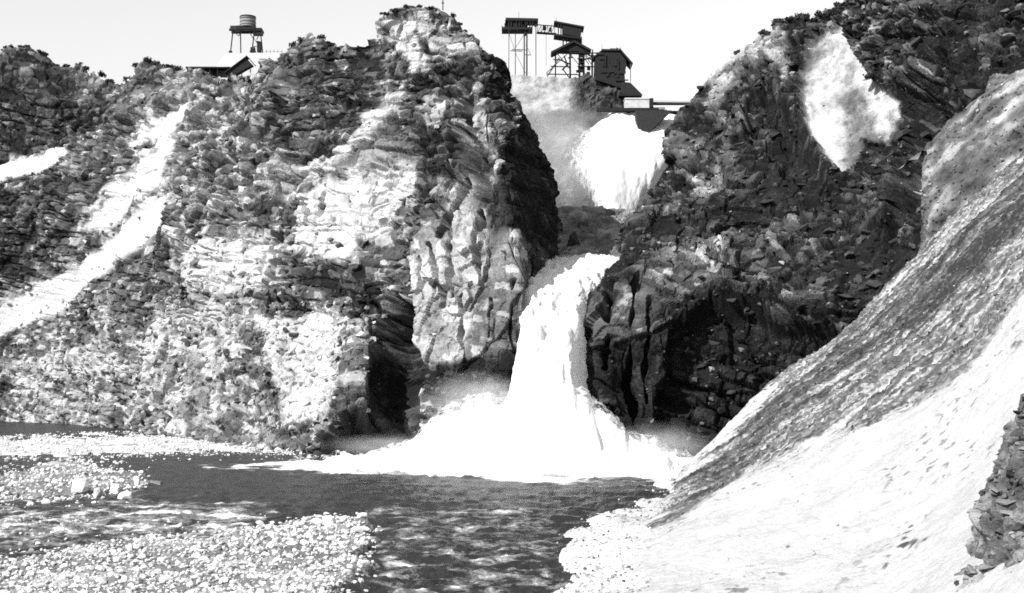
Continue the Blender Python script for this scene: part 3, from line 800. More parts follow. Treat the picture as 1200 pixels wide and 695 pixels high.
pys = np.concatenate([np.array([443, 450, 460, 470, 480]), np.arange(486, 720, 1.2), np.arange(722, 1150, 6.0)])[::-1]
X, Yg = persp_grid(pxs, pys)
V = np.stack([X.ravel(), Yg.ravel(), np.zeros(X.size)], 1)
px, py = to_px(V)
amp = 0.10 + 0.14 * sstep(560, 640, py) + 0.10 * sstep(300, 180, V[:, 1])
V[:, 2] = amp * (fbm(V * np.array([0.35, 0.55, 0]), 97, 3) + 0.5 * fbm(V * np.array([1.1, 1.6, 0]), 98, 3))
bx = px + 20 * fbm(V / 12, 99, 3); by = py + 5 * fbm(V / 8, 100, 3)
white = 0.35 + 0 * px
white += 0.75 * zone(bx, by, [(230, 548), (330, 543), (400, 537), (500, 520), (830, 520), (840, 552), (760, 562), (600, 562), (420, 556), (300, 552)], 4)
white += 0.28 * zone(bx, by, [(430, 585), (620, 585), (660, 620), (660, 720), (420, 720), (440, 650)], 12)
white += 0.45 * zone(bx, by, [(-200, 590), (170, 585), (330, 585), (300, 625), (0, 650), (-200, 650)], 26)
white += 0.25 * zone(bx, by, [(560, 556), (800, 556), (780, 575), (560, 572)], 5)
white -= 0.25 * zone(bx, by, [(180, 556), (700, 566), (700, 590), (400, 595), (180, 580)], 8)
props(link('river', np_mesh('river', V, grid_faces(*X.shape), M['water'], np.clip(white, 0, 1.2), smooth=True)), 'dark rippled river with streaks of foam below the falls', 'river', kind='structure')

# boulders ----------------------------------------------------------------
BOULDER = [None] * 10
def boulder_mesh(k):
    if BOULDER[k] is None:
        r = random.Random(500 + k); bm = bmesh.new()
        bmesh.ops.create_icosphere(bm, subdivisions=2, radius=1.0)
        o = Vector((r.uniform(0, 50), r.uniform(0, 50), r.uniform(0, 50)))
        planes = [(Vector((r.gauss(0, 1), r.gauss(0, 1), r.gauss(0, .7))).normalized(), r.uniform(.5, .85)) for _ in range(9)]
        from mathutils import noise as mn
        for v in bm.verts:
            c = v.co.copy()
            for n, d in planes:
                q = c.dot(n)
                if q > d: c -= n * (q - d) * 0.95
            c *= 1 + 0.12 * mn.noise(c * 1.5 + o)
            v.co = (c.x, c.y * 0.85, c.z * 0.72)
        me = bpy.data.meshes.new('boulder'); bm.to_mesh(me); bm.free()
        me.polygons.foreach_set('use_smooth', [False] * len(me.polygons))
        me.materials.append(M['boulder']); BOULDER[k] = me
    return BOULDER[k]

def ground_pt(px, py):
    z = 0.5
    for _ in range(3):
        p = at_level(px, py, z)
        z = float(bed_z(np.array([p[0]]), np.array([p[1]]))[0])
    return p

def put_boulder(px, py, rpx, label, group=None, sc=(1, 1, 1), dz=0.2, tall=1.0):
    p = ground_pt(px, py); r = rpx * p[1] / F
    z = max(float(bed_z(np.array([p[0]]), np.array([p[1]]))[0]), -0.15)
    o = link('boulder', boulder_mesh(random.randrange(10)), loc=(p[0], p[1], z + dz * r))
    o.scale = (r * sc[0], r * sc[1], r * sc[2] * tall)
    o.rotation_euler = (random.gauss(0, .2), random.gauss(0, .2), random.uniform(-.6, .6))
    return props(o, label, 'boulder', group)

special = [
    (92, 574, 13, 'largest pale boulder on the middle bar beside the dark channel', (1.1, 1, 1.1), .5),
    (114, 577, 8, 'upright pale rounded boulder just right of the largest one on the middle bar', (0.8, .8, 1.6), .6),
    (136, 572, 10, 'squat pale boulder with dark hollow at the tip of the middle bar', (1, 1, 1.0), .5),
    (147, 583, 10, 'pale boulder lying lowest at the end of the middle bar', (1.1, 1, .9), .4),
    (161, 575, 6, 'narrow pale boulder last in the row on the middle bar', (.8, .8, 1.3), .5),
    (384, 616, 9, 'square pale boulder at the head of the near gravel bar', (1, 1, 1.1), .5),
    (403, 611, 6, 'small pale boulder half in the water off the near gravel bar', (1, 1, .9), .4),
    (422, 624, 12, 'long flat pale slab of stone slanting into the river at the bar tip', (1.2, .7, .5), .3),
    (371, 617, 8, 'pale rounded boulder beside the square one at the bar head', (1, 1, .9), .4),
    (425, 606, 7, 'dull boulder washed by the river beyond the bar tip', (1.2, 1, .8), .2),
    (70, 637, 9, 'flat pale boulder lying in the shallows left of the near bar', (1.2, .8, .5), .4),
    (150, 522, 9, 'block of pale rock at the far waterline below the hillside', (1.2, 1, .9), .4),
    (706, 637, 6, 'dark pitted boulder alone on the right gravel bank', (1.1, 1, .8), .4),
]
for x, y, r, lab, sc, dz in special:
    put_boulder(x, y, r, lab, None, sc, dz)
placed = [(x, y, r) for x, y, r, *_ in special]
specs = [(BARS[0][0], (0, 605, 440, 700), 205, (4.2, 7.0), 'pale rounded boulder among many on the near gravel bar', 'boulders on the near gravel bar'),
         (BARS[1][0], (0, 545, 172, 592), 34, (4.0, 6.5), 'pale boulder among the cluster on the middle bar', 'boulders on the middle bar'),
         (BARS[2][0], (0, 512, 360, 536), 22, (3.0, 5.0), 'pale boulder along the far bank under the hillside', 'boulders along the far bank'),
         (BARS[3][0], (662, 606, 800, 700), 26, (2.6, 4.5), 'small pale boulder on the right gravel bank', 'boulders on the right gravel bank')]
for poly, (x0, y0, x1, y1), n, (ra, rb), lab, grp in specs:
    k = 0; tries = 0
    while k < n and tries < 9000:
        tries += 1
        x = random.uniform(x0, x1); y = random.uniform(y0, y1)
        if polysd(np.array([x]), np.array([y]), poly)[0] < -1: continue
        r = (ra + (rb - ra) * random.random() ** 2) * (0.8 + 0.4 * (y - y0) / (y1 - y0))
        if any((x - a) ** 2 / 1.0 + ((y - b) * 1.5) ** 2 < (r + c) ** 2 * 0.75 for a, b, c in placed): continue
        placed.append((x, y, r)); k += 1
        put_boulder(x, y, r, lab, grp, (random.uniform(.9, 1.25), random.uniform(.8, 1.1), random.uniform(.75, 1.1)), 0.15)

def fill_stones(name, poly, box, n, ra, rb, parent, tone=(0.92, 0.16)):
    x = RNG.uniform(box[0], box[2], n); y = RNG.uniform(box[1], box[3], n)
    sdv = polysd(x, y, poly); ok = (sdv > -3) | ((sdv > -16) & (RNG.random(n) < 0.14)); x, y = x[ok], y[ok]
    Y = H * F / (y - HY); X = (x - CX) * Y / F
    zz = bed_z(X, Y); r = (ra + (rb - ra) * RNG.random(len(x)) ** 2) * Y / F
    ok = zz > -1.7
    P = np.stack([X, Y, np.maximum(zz, -0.1) + 0.3 * r], 1)[ok]
    o = link(name, joined_rocks(name, P, r[ok], np.clip(RNG.normal(*tone, ok.sum()), 0, 1), RND, M['gravel'], 0.3), parent)
    o['kind'] = 'stuff'
fill_stones('cobbles', BARS[0][0], (-60, 600, 445, 720), 7000, 1.2, 3.9, ground)
fill_stones('cobbles', BARS[1][0], (-60, 538, 175, 596), 1500, 1.0, 3.2, ground)
fill_stones('cobbles', BARS[2][0], (-60, 505, 375, 540), 2500, 0.8, 2.4, ground)
fill_stones('cobbles', BARS[3][0], (600, 556, 860, 720), 2600, 0.8, 2.6, ground, (0.75, 0.35))
fill_stones('cobbles', BARS[4][0], (-60, 604, 110, 626), 300, 1.0, 3.0, ground)

# ================================================================== WATERFALLS AND FOAM
def water_net(name, cols, label, disp, step=2.0, rows=9, back=None, cat='waterfall', sm=True, cover=None):
    G = net(cols, step=step, rows=rows, back=back, under=0)
    N = smooth_grid(normals(G), 8); shp = G.shape[:2]; P = G.reshape(-1, 3)
    G = G + N * disp(P).reshape(shp)[..., None]
    u, v = np.meshgrid(np.linspace(0, 1, shp[0]), np.linspace(0, 1, shp[1]), indexing='ij')
    me = np_mesh(name, G.reshape(-1, 3), grid_faces(*shp), M['foam'], cover(u, v).ravel(), smooth=sm)
    return props(link(name, me), label, cat, kind='structure')

fallfx = lambda P: 0.9 * fbm(P * np.array([0.35, 0.3, 0.07]), 701, 4) + 0.5 * fbm(P * np.array([1.0, 0.8, 0.25]), 702, 3)
lower_cols = [
    [(588, 500, 281), (597, 466, 284), (603, 430, 287), (610, 390, 290), (616, 350, 294), (623, 334, 302), (637, 317, 324), (644, 306, 352)],
    [(597, 500, 274), (601, 466, 276), (608, 430, 279), (615, 390, 283), (622, 350, 290), (628, 328, 300), (640, 310, 325), (650, 302, 352)],
    [(640, 500, 270), (640, 466, 273), (642, 430, 278), (645, 390, 284), (650, 350, 293), (656, 328, 304), (666, 307, 326), (668, 298, 352)],
    [(680, 500, 271), (672, 466, 274), (668, 430, 279), (672, 390, 285), (678, 350, 294), (684, 328, 304), (692, 306, 322), (694, 298, 352)],
    [(712, 500, 282), (700, 466, 286), (684, 438, 290), (689, 390, 295), (698, 350, 302), (708, 328, 310), (726, 307, 324), (726, 300, 352)],
    [(735, 500, 298), (716, 466, 302), (692, 438, 306), (696, 390, 308), (706, 350, 313), (718, 328, 320), (740, 307, 330), (742, 301, 352)],
]
water_net('lower_waterfall', lower_cols, 'broad white lower waterfall plunging between the bluff and the dark cliff', fallfx,
          cover=lambda u, v: np.clip(0.3 + np.minimum(u * 16, (1 - u) * 9), 0, 1.6))
upper_cols = [
    [(704, 262, 436), (686, 228, 442), (658, 192, 450), (662, 170, 457), (692, 150, 464), (714, 133, 469)],
    [(710, 262, 430), (698, 228, 438), (684, 192, 446), (694, 165, 454), (712, 146, 461), (724, 132, 467)],
    [(718, 262, 427), (716, 225, 434), (716, 190, 443), (718, 165, 452), (728, 146, 460), (735, 132, 467)],
    [(732, 262, 430), (740, 225, 436), (744, 190, 445), (742, 165, 453), (742, 146, 461), (746, 132, 468)],
    [(742, 262, 434), (756, 225, 440), (772, 190, 447), (780, 168, 455), (784, 152, 461), (794, 134, 468)],
    [(750, 262, 440), (766, 225, 446), (786, 190, 452), (800, 168, 458), (800, 152, 464), (806, 134, 470)],
]
water_net('upper_waterfall', upper_cols, 'white upper waterfall spreading from the spillway crest into the gorge', lambda P: 0.5 * fallfx(P),
          cover=lambda u, v: np.clip(-0.1 + np.minimum(u * 3.6 + np.maximum(0, v - .7) * 4, (1 - u) * 30), 0, 1.6))

foam_pts = [(330, 548, 541), (385, 551, 541), (430, 555, 528), (475, 557, 514), (500, 558, 492), (530, 559, 474), (565, 560, 463), (600, 560, 464), (640, 560, 448), (680, 560, 452), (708, 560, 474), (735, 560, 500), (770, 559, 514), (805, 556, 532), (845, 552, 546)]
foam_cols = []
for x, yb, yt in foam_pts:
    Yb = H * F / (yb - HY); Ye = 262 if yt < 525 else min(262, H * F / (yt - HY))
    e = max(0.0, min(1.0, (545 - yt) / 60.0))
    xs = (x - CX) * 0.05
    foam_cols.append([(x, yb + 3, Yb), (x, yb - (yb - yt) * 0.25, Yb + (Ye - Yb) * 0.35), (x - xs * .3, yb - (yb - yt) * 0.62, Yb + (Ye - Yb) * 0.7), (x - xs, yt + 3 * e, Ye), (x - xs, yt + 8, Ye + 8), (x - xs, 535, Ye + 16)])
foamfx = lambda P: 1.2 * np.abs(fbm(P / 7.0, 711, 4)) + 0.6 * fbm(P / 2.2, 712, 3) + 0.25 * fbm(P / 0.9, 713, 2)
water_net('foam', foam_cols, 'mound of white foam and spray boiling at the foot of the lower waterfall', foamfx, rows=10, cat='foam',
          cover=lambda u, v: np.clip(np.minimum(1.6 - sstep(0.36, 0.62, v) * 1.3, 0.1 + np.minimum(np.minimum(u, 1 - u) * 9, v * 20)), 0.0, 1.6))

# mist ---------------------------------------------------------------------
def mist(cx, cy, Y, rx, ry, rd, density, label):
    bm = bmesh.new(); bmesh.ops.create_icosphere(bm, subdivisions=3, radius=1.0)
    me = bpy.data.meshes.new('mist'); bm.to_mesh(me); bm.free()
    me.materials.append(mist_mat('mist_volume', density))
    o = link('mist', me, loc=W(cx, cy, Y)); o.scale = (rx * Y / F, rd, ry * Y / F)
    return props(o, label, 'mist', kind='stuff')
mist(650, 180, 432, 75, 95, 18, 0.035, 'pale spray drifting beside the upper waterfall')
mist(690, 195, 425, 24, 48, 8, 0.05, 'soft spray hanging along the left edge of the upper waterfall')
mist(560, 470, 268, 75, 40, 14, 0.06, 'spray rising from the left of the plunge foam')
mist(772, 524, 262, 72, 34, 10, 0.06, 'spray rising from the right of the plunge foam')
mist(450, 522, 262, 80, 16, 8, 0.05, 'low spray drifting along the foot of the bluff')

# ================================================================== STRUCTURES ON THE RIM
def box_bm(bm, c, s, rot=None):
    m = Matrix.Translation(Vector(c)) @ (rot.to_4x4() if rot else Matrix.Identity(4)) @ Matrix.Diagonal((s[0], s[1], s[2], 1))
    bmesh.ops.create_cube(bm, size=1.0, matrix=m)

def bar_bm(bm, a, b, t, t2=None):
    a, b = Vector(a), Vector(b); d = b - a
    q = d.to_track_quat('Z', 'X').to_matrix()
    box_bm(bm, (a + b) / 2, (t, t2 or t, d.length), q)

def part(name, parent, material, build, bevel=0.0):
    bm = bmesh.new(); build(bm)
    if bevel: bmesh.ops.bevel(bm, geom=bm.edges[:], offset=bevel, segments=1, affect='EDGES')
    bmesh.ops.recalc_face_normals(bm, faces=bm.faces[:])
    me = bpy.data.meshes.new(name); bm.to_mesh(me); bm.free(); me.materials.append(material)
    return link(name, me, parent)

def box_part(name, parent, material, c, s, rot=None):
    return part(name, parent, material, lambda bm: box_bm(bm, c, s, rot))
def bar_part(name, parent, material, a, b, t, t2=None):
    return part(name, parent, material, lambda bm: bar_bm(bm, a, b, t, t2))
def poly_part(name, parent, material, pts, depth):
    """polygon in the x-z plane, extruded along y by depth, centred"""
    def build(bm):
        f = [bm.verts.new((x, -depth / 2, z)) for x, z in pts]; g = [bm.verts.new((x, depth / 2, z)) for x, z in pts]
        bm.faces.new(f); bm.faces.new(g[::-1])
        for i in range(len(pts)):
            j = (i + 1) % len(pts); bm.faces.new((f[i], f[j], g[j], g[i]))
    return part(name, parent, material, build)

class Site:
    """local metres for a site at depth Y with its origin at a photo point"""
    def __init__(s, px, py, Y): s.px, s.py, s.k, s.o = px, py, Y / F, W(px, py, Y)
    def x(s, px): return (px - s.px) * s.k
    def z(s, py): return (s.py - py) * s.k
    def p(s, px, py, y=0.0): return (s.x(px), y, s.z(py))

# spoil mound under the tank tower
m_cols = [[(x, 110, 516), (x, y + 16, 520), (x, y, 527), (x, y - 0.5, 556)] for x, y in ((236, 92), (250, 84), (262, 68), (272, 64), (290, 63.5), (315, 63.5), (335, 63.5), (356, 64))]
G = net(m_cols, step=2.0, rows=8, back=((10, -1), (30, -6)))
N = smooth_grid(normals(G), 6); shp = G.shape[:2]; P = G.reshape(-1, 3)
G = G + N * (0.15 * fbm(P / 3, 801, 3)).reshape(shp)[..., None]
props(link('spoil_mound', np_mesh('spoil_mound', G.reshape(-1, 3), grid_faces(*shp), M['scree'], np.full(len(P), 0.97))), 'smooth white spoil mound under the tank tower on the skyline', 'mound', kind='structure')

# tank tower
S = Site(289, 63, 540)
t = thing('tank_tower', S.o, 'tank on a four legged timber tower standing on the left skyline', 'tank tower')
for (xb, xt, yy) in ((271.5, 274.5, -2.2), (281, 280.5, 2.2), (296.5, 299.5, -2.2), (307, 304, 2.2)):
    lg = bar_part('leg', t, M['timber'], S.p(xb, 63, yy), S.p(xt, 36, yy), 0.42)
    box_part('foot_pad', lg, M['timber'], S.p(xb, 62.2, yy), (1.3, 1.2, 0.6))
part('cap_beam', t, M['timber'], lambda bm: [bar_bm(bm, S.p(270, 36.5, y), S.p(308, 36.5, y), 0.9) for y in (-2.2, 2.2)])
for xa, xb, yt, yb in ((271, 282, 31.5, 37), (297, 307.5, 34, 41)):
    box_part('side_bin', t, M['iron'], S.p((xa + xb) / 2, (yt + yb) / 2), ((xb - xa) * S.k, 4.0, (yb - yt) * S.k))
box_part('deck', t, M['timber'], S.p(289.5, 34.2), (21 * S.k, 5.6, 4.6 * S.k))
def tank_b(bm):
    bmesh.ops.create_cone(bm, cap_ends=True, segments=24, radius1=9.4 * S.k, radius2=9.0 * S.k, depth=11.5 * S.k, matrix=Matrix.Translation(Vector(S.p(290.5, 26.2))))
tk = part('tank', t, M['tank'], tank_b)
for yy in (22.5, 26.5, 30.0):
    part('hoop', tk, M['iron'], lambda bm: bmesh.ops.create_cone(bm, cap_ends=False, segments=24, radius1=9.55 * S.k, radius2=9.5 * S.k, depth=0.25, matrix=Matrix.Translation(Vector(S.p(290.5, yy)))))
part('lid', tk, M['timber'], lambda bm: bmesh.ops.create_cone(bm, cap_ends=True, segments=24, radius1=9.7 * S.k, radius2=9.2 * S.k, depth=0.4, matrix=Matrix.Translation(Vector(S.p(290.5, 20.0)))))
for a, b in (((274, 37), (281, 44)), ((287, 37), (281, 43)), ((292, 37), (297.5, 46)), ((305, 41), (302, 48))):
    bar_part('brace', t, M['timber'], S.p(*a, -2.0), S.p(*b, -2.0), 0.3)
for a, b in (((297, 56), (307, 56)), ((298, 45), (306, 58))):
    bar_part('brace', t, M['timber'], S.p(*a, -2.3), S.p(*b, -2.3), 0.22)
# engine box at the foot
S2 = Site(305, 63, 540)
t = thing('winch_hut', S2.o, 'small dark hut at the right foot of the tank tower', 'hut')
box_part('wall', t, M['timber'], S2.p(305, 57, -2), (4.6 * S2.k, 2.0, 11 * S2.k))
box_part('roof', t, M['roofing'], S2.p(305, 51, -2), (5.8 * S2.k, 2.6, 0.3), Euler((0, .2, 0)).to_matrix())
S2 = Site(298, 63, 539)
t = thing('winch', S2.o, 'dark winch between the right legs of the tank tower', 'winch')
part('drum', t, M['iron'], lambda bm: bmesh.ops.create_cone(bm, cap_ends=True, segments=14, radius1=0.9, radius2=0.9, depth=1.8, matrix=Matrix.Translation(Vector(S2.p(297.5, 59, -2))) @ Matrix.Rotation(math.pi / 2, 4, 'Y')))
box_part('frame', t, M['timber'], S2.p(297.5, 61.8, -2), (2.4, 1.6, 0.6))
S2 = Site(320, 63, 540)
t = thing('fence', S2.o, 'short row of fence posts right of the tank tower', 'fence')
for x in (312, 316.5, 321, 325.5, 330):
    bar_part('post', t, M['wood'], S2.p(x, 63.8), S2.p(x + .2, 58.5), 0.16)
bar_part('rail', t, M['wood'], S2.p(311, 60.5, -.12), S2.p(331, 60.5, -.12), 0.09)

# inclined covered chute
S = Site(280, 86, 474)
t = thing('covered_chute', S.o, 'dark roofed chute slanting down below the tank tower', 'chute')
poly_part('wall', t, M['timber'], [S.p(267, 86)[::2], S.p(272, 91)[::2], S.p(297, 77)[::2], S.p(289, 68.5)[::2]], 3.0)
part('roof', t, M['roofing'], lambda bm: (bar_bm(bm, S.p(264.5, 86.5), S.p(290.5, 67.2), 0.35, 4.2)))
bar_part('end_board', t, M['roofing'], S.p(290, 66.5), S.p(298.6, 76.2), 0.3, 4.2)
for x, y in ((274, 88), (284, 83), (294, 77)):
    bar_part('prop', t, M['timber'], S.p(x, y, -1), S.p(x, y + 9, -1), 0.3)

# long low shed
S = Site(245, 88, 508)
t = thing('long_shed', S.o, 'long low shed with a thin dark roof left of the slanting chute', 'shed')
box_part('roof', t, M['roofing'], S.p(245, 80.5), (52 * S.k, 4.6, 0.55))
box_part('wall', t, M['wood'], S.p(245, 85, 1.4), (48 * S.k, 0.5, 10 * S.k))
for x in (221, 229, 240, 247, 256, 268):
    bar_part('post', t, M['timber'], S.p(x, 91, -1.6), S.p(x, 81.2, -1.6), 0.35)
for x in (234, 251):
    box_part('door', t, M['timber'], S.p(x, 86, 1.1), (5.5 * S.k, 0.12, 8 * S.k))

# gantries over the spillway
def posts(t, S, xs, top, bot, th=0.3, ys=(-2.5, 2.5), mt='timber'):
    for x in xs:
        for y in ys:
            bar_part('post', t, M[mt], S.p(x + random.uniform(-.4, .4), bot, y), S.p(x, top, y), th)

S = Site(604, 90, 485)
t = thing('gantry', S.o, 'left roofed timber gantry on thin posts above the spillway', 'gantry')
box_part('roof', t, M['roofing'], S.p(611.5, 25.6), (38 * S.k, 7.0, 1.0), Euler((0, .02, 0)).to_matrix())
box_part('deck', t, M['timber'], S.p(606, 35.8), (36 * S.k, 6.6, 0.9))
for x0, x1 in ((595, 600), (600.6, 606), (606.5, 612), (613, 618), (626, 629)):
    box_part('side_board', t, M['timber'], S.p((x0 + x1) / 2, 29.5, -2.6), ((x1 - x0) * S.k, 0.25, 8.5 * S.k))
box_part('back_board', t, M['timber'], S.p(604, 29, 2.8), (26 * S.k, 0.25, 8 * S.k))
box_part('hoist', t, M['iron'], S.p(615, 40, -1), (3 * S.k, 1.6, 5 * S.k))
posts(t, S, (596.5, 604, 628), 25, 92, 0.24); posts(t, S, (614.5, 617.5), 25, 92, 0.45)
for i in range(10):
    x = 593 + 3.6 * i + random.uniform(-1, 1)
    bar_part('board', t, M['timber'], S.p(x, 26, -3.2), S.p(x + random.uniform(-2, 2), random.uniform(29, 42), -3.2), random.uniform(.25, .6), .12)
bar_part('rail', t, M['timber'], S.p(588, 32.5, -3), S.p(592, 36, -3), 0.2)
for y, xa, xb in ((60, 600, 618), (61.5, 598, 612), (66, 614, 622)):
    bar_part('brace', t, M['wood'], S.p(xa, y, -2.6), S.p(xb, y + .6, -2.6), 0.28)
for a, b in (((596, 40), (603, 60)), ((603, 62), (616, 88)), ((616, 55), (622, 66)), ((616, 40), (604, 58))):
    bar_part('brace', t, M['wood'], S.p(*a, -2.6), S.p(*b, -2.6), 0.16)
bar_part('mast', t, M['iron'], S.p(608, 24, 0), S.p(608, 14, 0), 0.14)

S = Site(634, 90, 486)
t = thing('walkway', S.o, 'thin trussed walkway joining the two roofed gantries', 'walkway')
bar_part('deck', t, M['timber'], S.p(629, 38.5), S.p(652, 40), 0.4, 2.0)
bar_part('top_rail', t, M['timber'], S.p(629, 29.8, -.9), S.p(652, 31.5, -.9), 0.3)
xs = [630, 634, 638, 642, 646, 650]
for i, x in enumerate(xs):
    bar_part('post', t, M['timber'], S.p(x, 39.2, -.9), S.p(x, 30, -.9), 0.2)
    if i: bar_part('brace', t, M['timber'], S.p(xs[i - 1], 39, -.9), S.p(x, 31, -.9), 0.18)
box_part('trolley', t, M['iron'], S.p(638, 32.5, .4), (4 * S.k, 1.4, 4.5 * S.k))
box_part('trolley', t, M['iron'], S.p(645, 34.5, .4), (3 * S.k, 1.4, 4 * S.k))
bar_part('hoist_rope', t, M['iron'], S.p(640, 40, 0), S.p(640, 78, 0), 0.12)

S = Site(667, 92, 487)
t = thing('gantry', S.o, 'right roofed gantry tilting down to the right above the dark trestle', 'gantry')
poly_part('cabin', t, M['timber'], [S.p(659, 32)[::2], S.p(659, 42)[::2], S.p(680, 46)[::2], S.p(681.5, 35)[::2]], 6.0)
part('roof', t, M['roofing'], lambda bm: bar_bm(bm, S.p(649, 28), S.p(684, 34.6), 0.6, 7.0))
part('deck', t, M['timber'], lambda bm: bar_bm(bm, S.p(649, 43), S.p(681, 47.5), 0.6, 6.6))
for x in (654, 657):
    bar_part('side_board', t, M['timber'], S.p(x, 30, -3), S.p(x, 44, -3), 0.4)
posts(t, S, (660, 681), 45, 62, 0.35); posts(t, S, (664, 673), 44, 52, 0.25)
bar_part('mast', t, M['iron'], S.p(652, 28), S.p(652, 21), 0.14)

S = Site(672, 96, 482)
t = thing('trestle', S.o, 'dark gable roofed timber trestle under the right gantry', 'trestle')
part('roof', t, M['roofing'], lambda bm: (bar_bm(bm, S.p(646, 64), S.p(672, 51), 0.8, 7.0), bar_bm(bm, S.p(672.4, 51), S.p(692, 61.5), 0.8, 7.0)))
poly_part('gable_board', t, M['timber'], [S.p(652, 61)[::2], S.p(691, 62.5)[::2], S.p(672, 53)[::2]], 5.2)
posts(t, S, (651, 668, 679, 684, 694), 60, 98, 0.42)
for y, xa, xb in ((64, 668, 700), (71, 676, 702), (80, 676, 702), (72, 648, 657), (89, 640, 676), (80, 645, 668)):
    bar_part('crossbar', t, M['timber'], S.p(xa, y, -2.9), S.p(xb, y + .5, -2.9), 0.36)
for a, b in (((668, 66), (679, 80)), ((650, 62), (668, 84)), ((640, 88), (664, 66)), ((684, 66), (694, 80))):
    bar_part('brace', t, M['timber'], S.p(*a, -3.1), S.p(*b, -3.1), 0.25)

rc = random.Random(5)
for i in range(14):
    x = rc.uniform(650, 702); y = rc.uniform(60, 90); a = rc.uniform(-1.2, 1.2); l = rc.uniform(5, 14)
    bar_part('brace', t, M['timber'], S.p(x, y, rc.uniform(-3, 3)), S.p(x + l * math.cos(a), y + l * math.sin(a) * .8, rc.uniform(-3, 3)), rc.uniform(.2, .5))
for i in range(8):
    x = rc.uniform(676, 704); y = rc.uniform(60, 86); l = rc.uniform(3, 8)
    bar_part('board', t, M['timber'], S.p(x, y, -2.4), S.p(x + rc.uniform(-1, 1), y + l, -2.4), rc.uniform(.8, 2.0), .2)
bar_part('ladder', t, M['wood'], S.p(641, 92, -3), S.p(655, 70, -3), .5, .15)

# black shed
S = Site(716, 104, 480)
t = thing('black_shed', S.o, 'large black gabled shed on the rock above the upper falls', 'shed')
poly_part('wall', t, M['timber'], [S.p(697, 70)[::2], S.p(696, 96)[::2], S.p(712, 101)[::2], S.p(732, 108)[::2], S.p(731, 90)[::2], S.p(733, 80)[::2], S.p(732, 73)[::2], S.p(724, 63)[::2], S.p(706, 63)[::2]], 8.0)
part('roof', t, M['roofing'], lambda bm: (bar_bm(bm, S.p(695, 70), S.p(706, 61.5), 0.5, 8.6), bar_bm(bm, S.p(704, 61.8), S.p(727, 62.2), 0.6, 9.0), bar_bm(bm, S.p(725.5, 61.6), S.p(740, 78), 0.6, 9.0)))
for x0, x1, y0, y1 in ((704, 709, 74, 80), (713, 718, 74, 80), (713, 719, 86, 92)):
    w_ = box_part('window', t, M['iron'], S.p((x0 + x1) / 2, (y0 + y1) / 2, -4.02), ((x1 - x0) * S.k, 0.12, (y1 - y0) * S.k))
    box_part('pane', w_, M['roofing'], S.p((x0 + x1) / 2, (y0 + y1) / 2, -4.08), ((x1 - x0 - 1) * S.k, 0.06, (y1 - y0 - 1) * S.k))
bar_part('post', t, M['wood'], S.p(738, 98, -3), S.p(738, 76, -3), 0.3)
bar_part('vent_pipe', t, M['iron'], S.p(723, 61), S.p(723, 56), 0.5)
part('roof_frame', t, M['iron'], lambda bm: (bar_bm(bm, S.p(715, 57), S.p(727, 57), 0.2), bar_bm(bm, S.p(727, 62), S.p(727, 55.5), 0.2), bar_bm(bm, S.p(716, 62), S.p(716, 57), 0.2)))
for i in range(12):
    x = rc.uniform(697, 730); y = rc.uniform(60, 98); l = rc.uniform(4, 16); a = rc.choice((0, 0, 1.57, rc.uniform(-1, 1)))
    bar_part('board', t, M['timber'], S.p(x, y, -4.2 - .1 * (i % 4)), S.p(x + l * math.cos(a), y + l * math.sin(a), -4.2 - .1 * (i % 4)), rc.uniform(.3, 1.1), .15)
bar_part('flagpole', t, M['iron'], S.p(705.5, 60), S.p(705.5, 52.5), 0.14)
S = Site(738, 112, 476)
t = thing('lean_to', S.o, 'low dark lean-to roof stepping down beside the black shed', 'lean-to')
poly_part('roof', t, M['roofing'], [S.p(728, 98)[::2], S.p(727, 112)[::2], S.p(752, 113)[::2], S.p(738, 99)[::2]], 6.0)
box_part('sill_beam', t, M['timber'], S.p(738, 113.6), (27 * S.k, 6.6, 0.5))
for x in (730, 745):
    bar_part('post', t, M['timber'], S.p(x, 114, -2), S.p(x, 121, -2), 0.4)

# parapet block, crest, pier and bridge
S = Site(750, 130, 470)
t = thing('parapet', S.o, 'pale concrete parapet wall on the spillway crest under the lean-to', 'parapet')
box_part('wall', t, M['concrete'], S.p(746, 123.5), (28 * S.k, 5.0, 12 * S.k))
box_part('coping', t, M['concrete'], S.p(746, 117.2), (29 * S.k, 5.4, 0.5))
S = Site(720, 131, 467)
t = thing('crest_beam', S.o, 'dark weathered concrete crest beam across the top of the upper falls', 'beam')
box_part('beam', t, M['timber'], S.p(735, 129.5, -1.0), (72 * S.k, 2.0, 3.6 * S.k))
S = Site(766, 150, 461)
t = thing('spillway_pier', S.o, 'dark wedge shaped pier splitting the upper falls under the bridge', 'pier')
poly_part('body', t, M['iron'], [S.p(744, 131)[::2], S.p(748, 165)[::2], S.p(756, 160)[::2], S.p(786, 131)[::2]], 5.0)
S = Site(792, 124, 468)
t = thing('footbridge', S.o, 'slender footbridge spanning from the pier to the right cliff', 'footbridge')
box_part('deck', t, M['iron'], S.p(796, 121.6), (66 * S.k, 2.2, 2.2 * S.k))
box_part('pier', t, M['timber'], S.p(763, 123.5, -.5), (4 * S.k, 3.6, 14 * S.k))
box_part('bearing_slab', t, M['old_concrete'], S.p(770, 128.2, -.3), (17 * S.k, 4.0, 2.6 * S.k))
for y in (-1.0, 1.0):
    bar_part('handrail', t, M['iron'], S.p(765, 119.0, y), S.p(828, 119.6, y), 0.12)

# marker post on the bluff top
S = Site(519, 8, 360)
t = thing('marker_post', S.o, 'thin marker post standing on the very top of the bluff', 'post')
bar_part('pole', t, M['timber'], S.p(519, 12), S.p(519, 0), 0.28)
bar_part('crosspiece', t, M['timber'], S.p(517.3, 3.5), S.p(520.7, 3.5), 0.2)

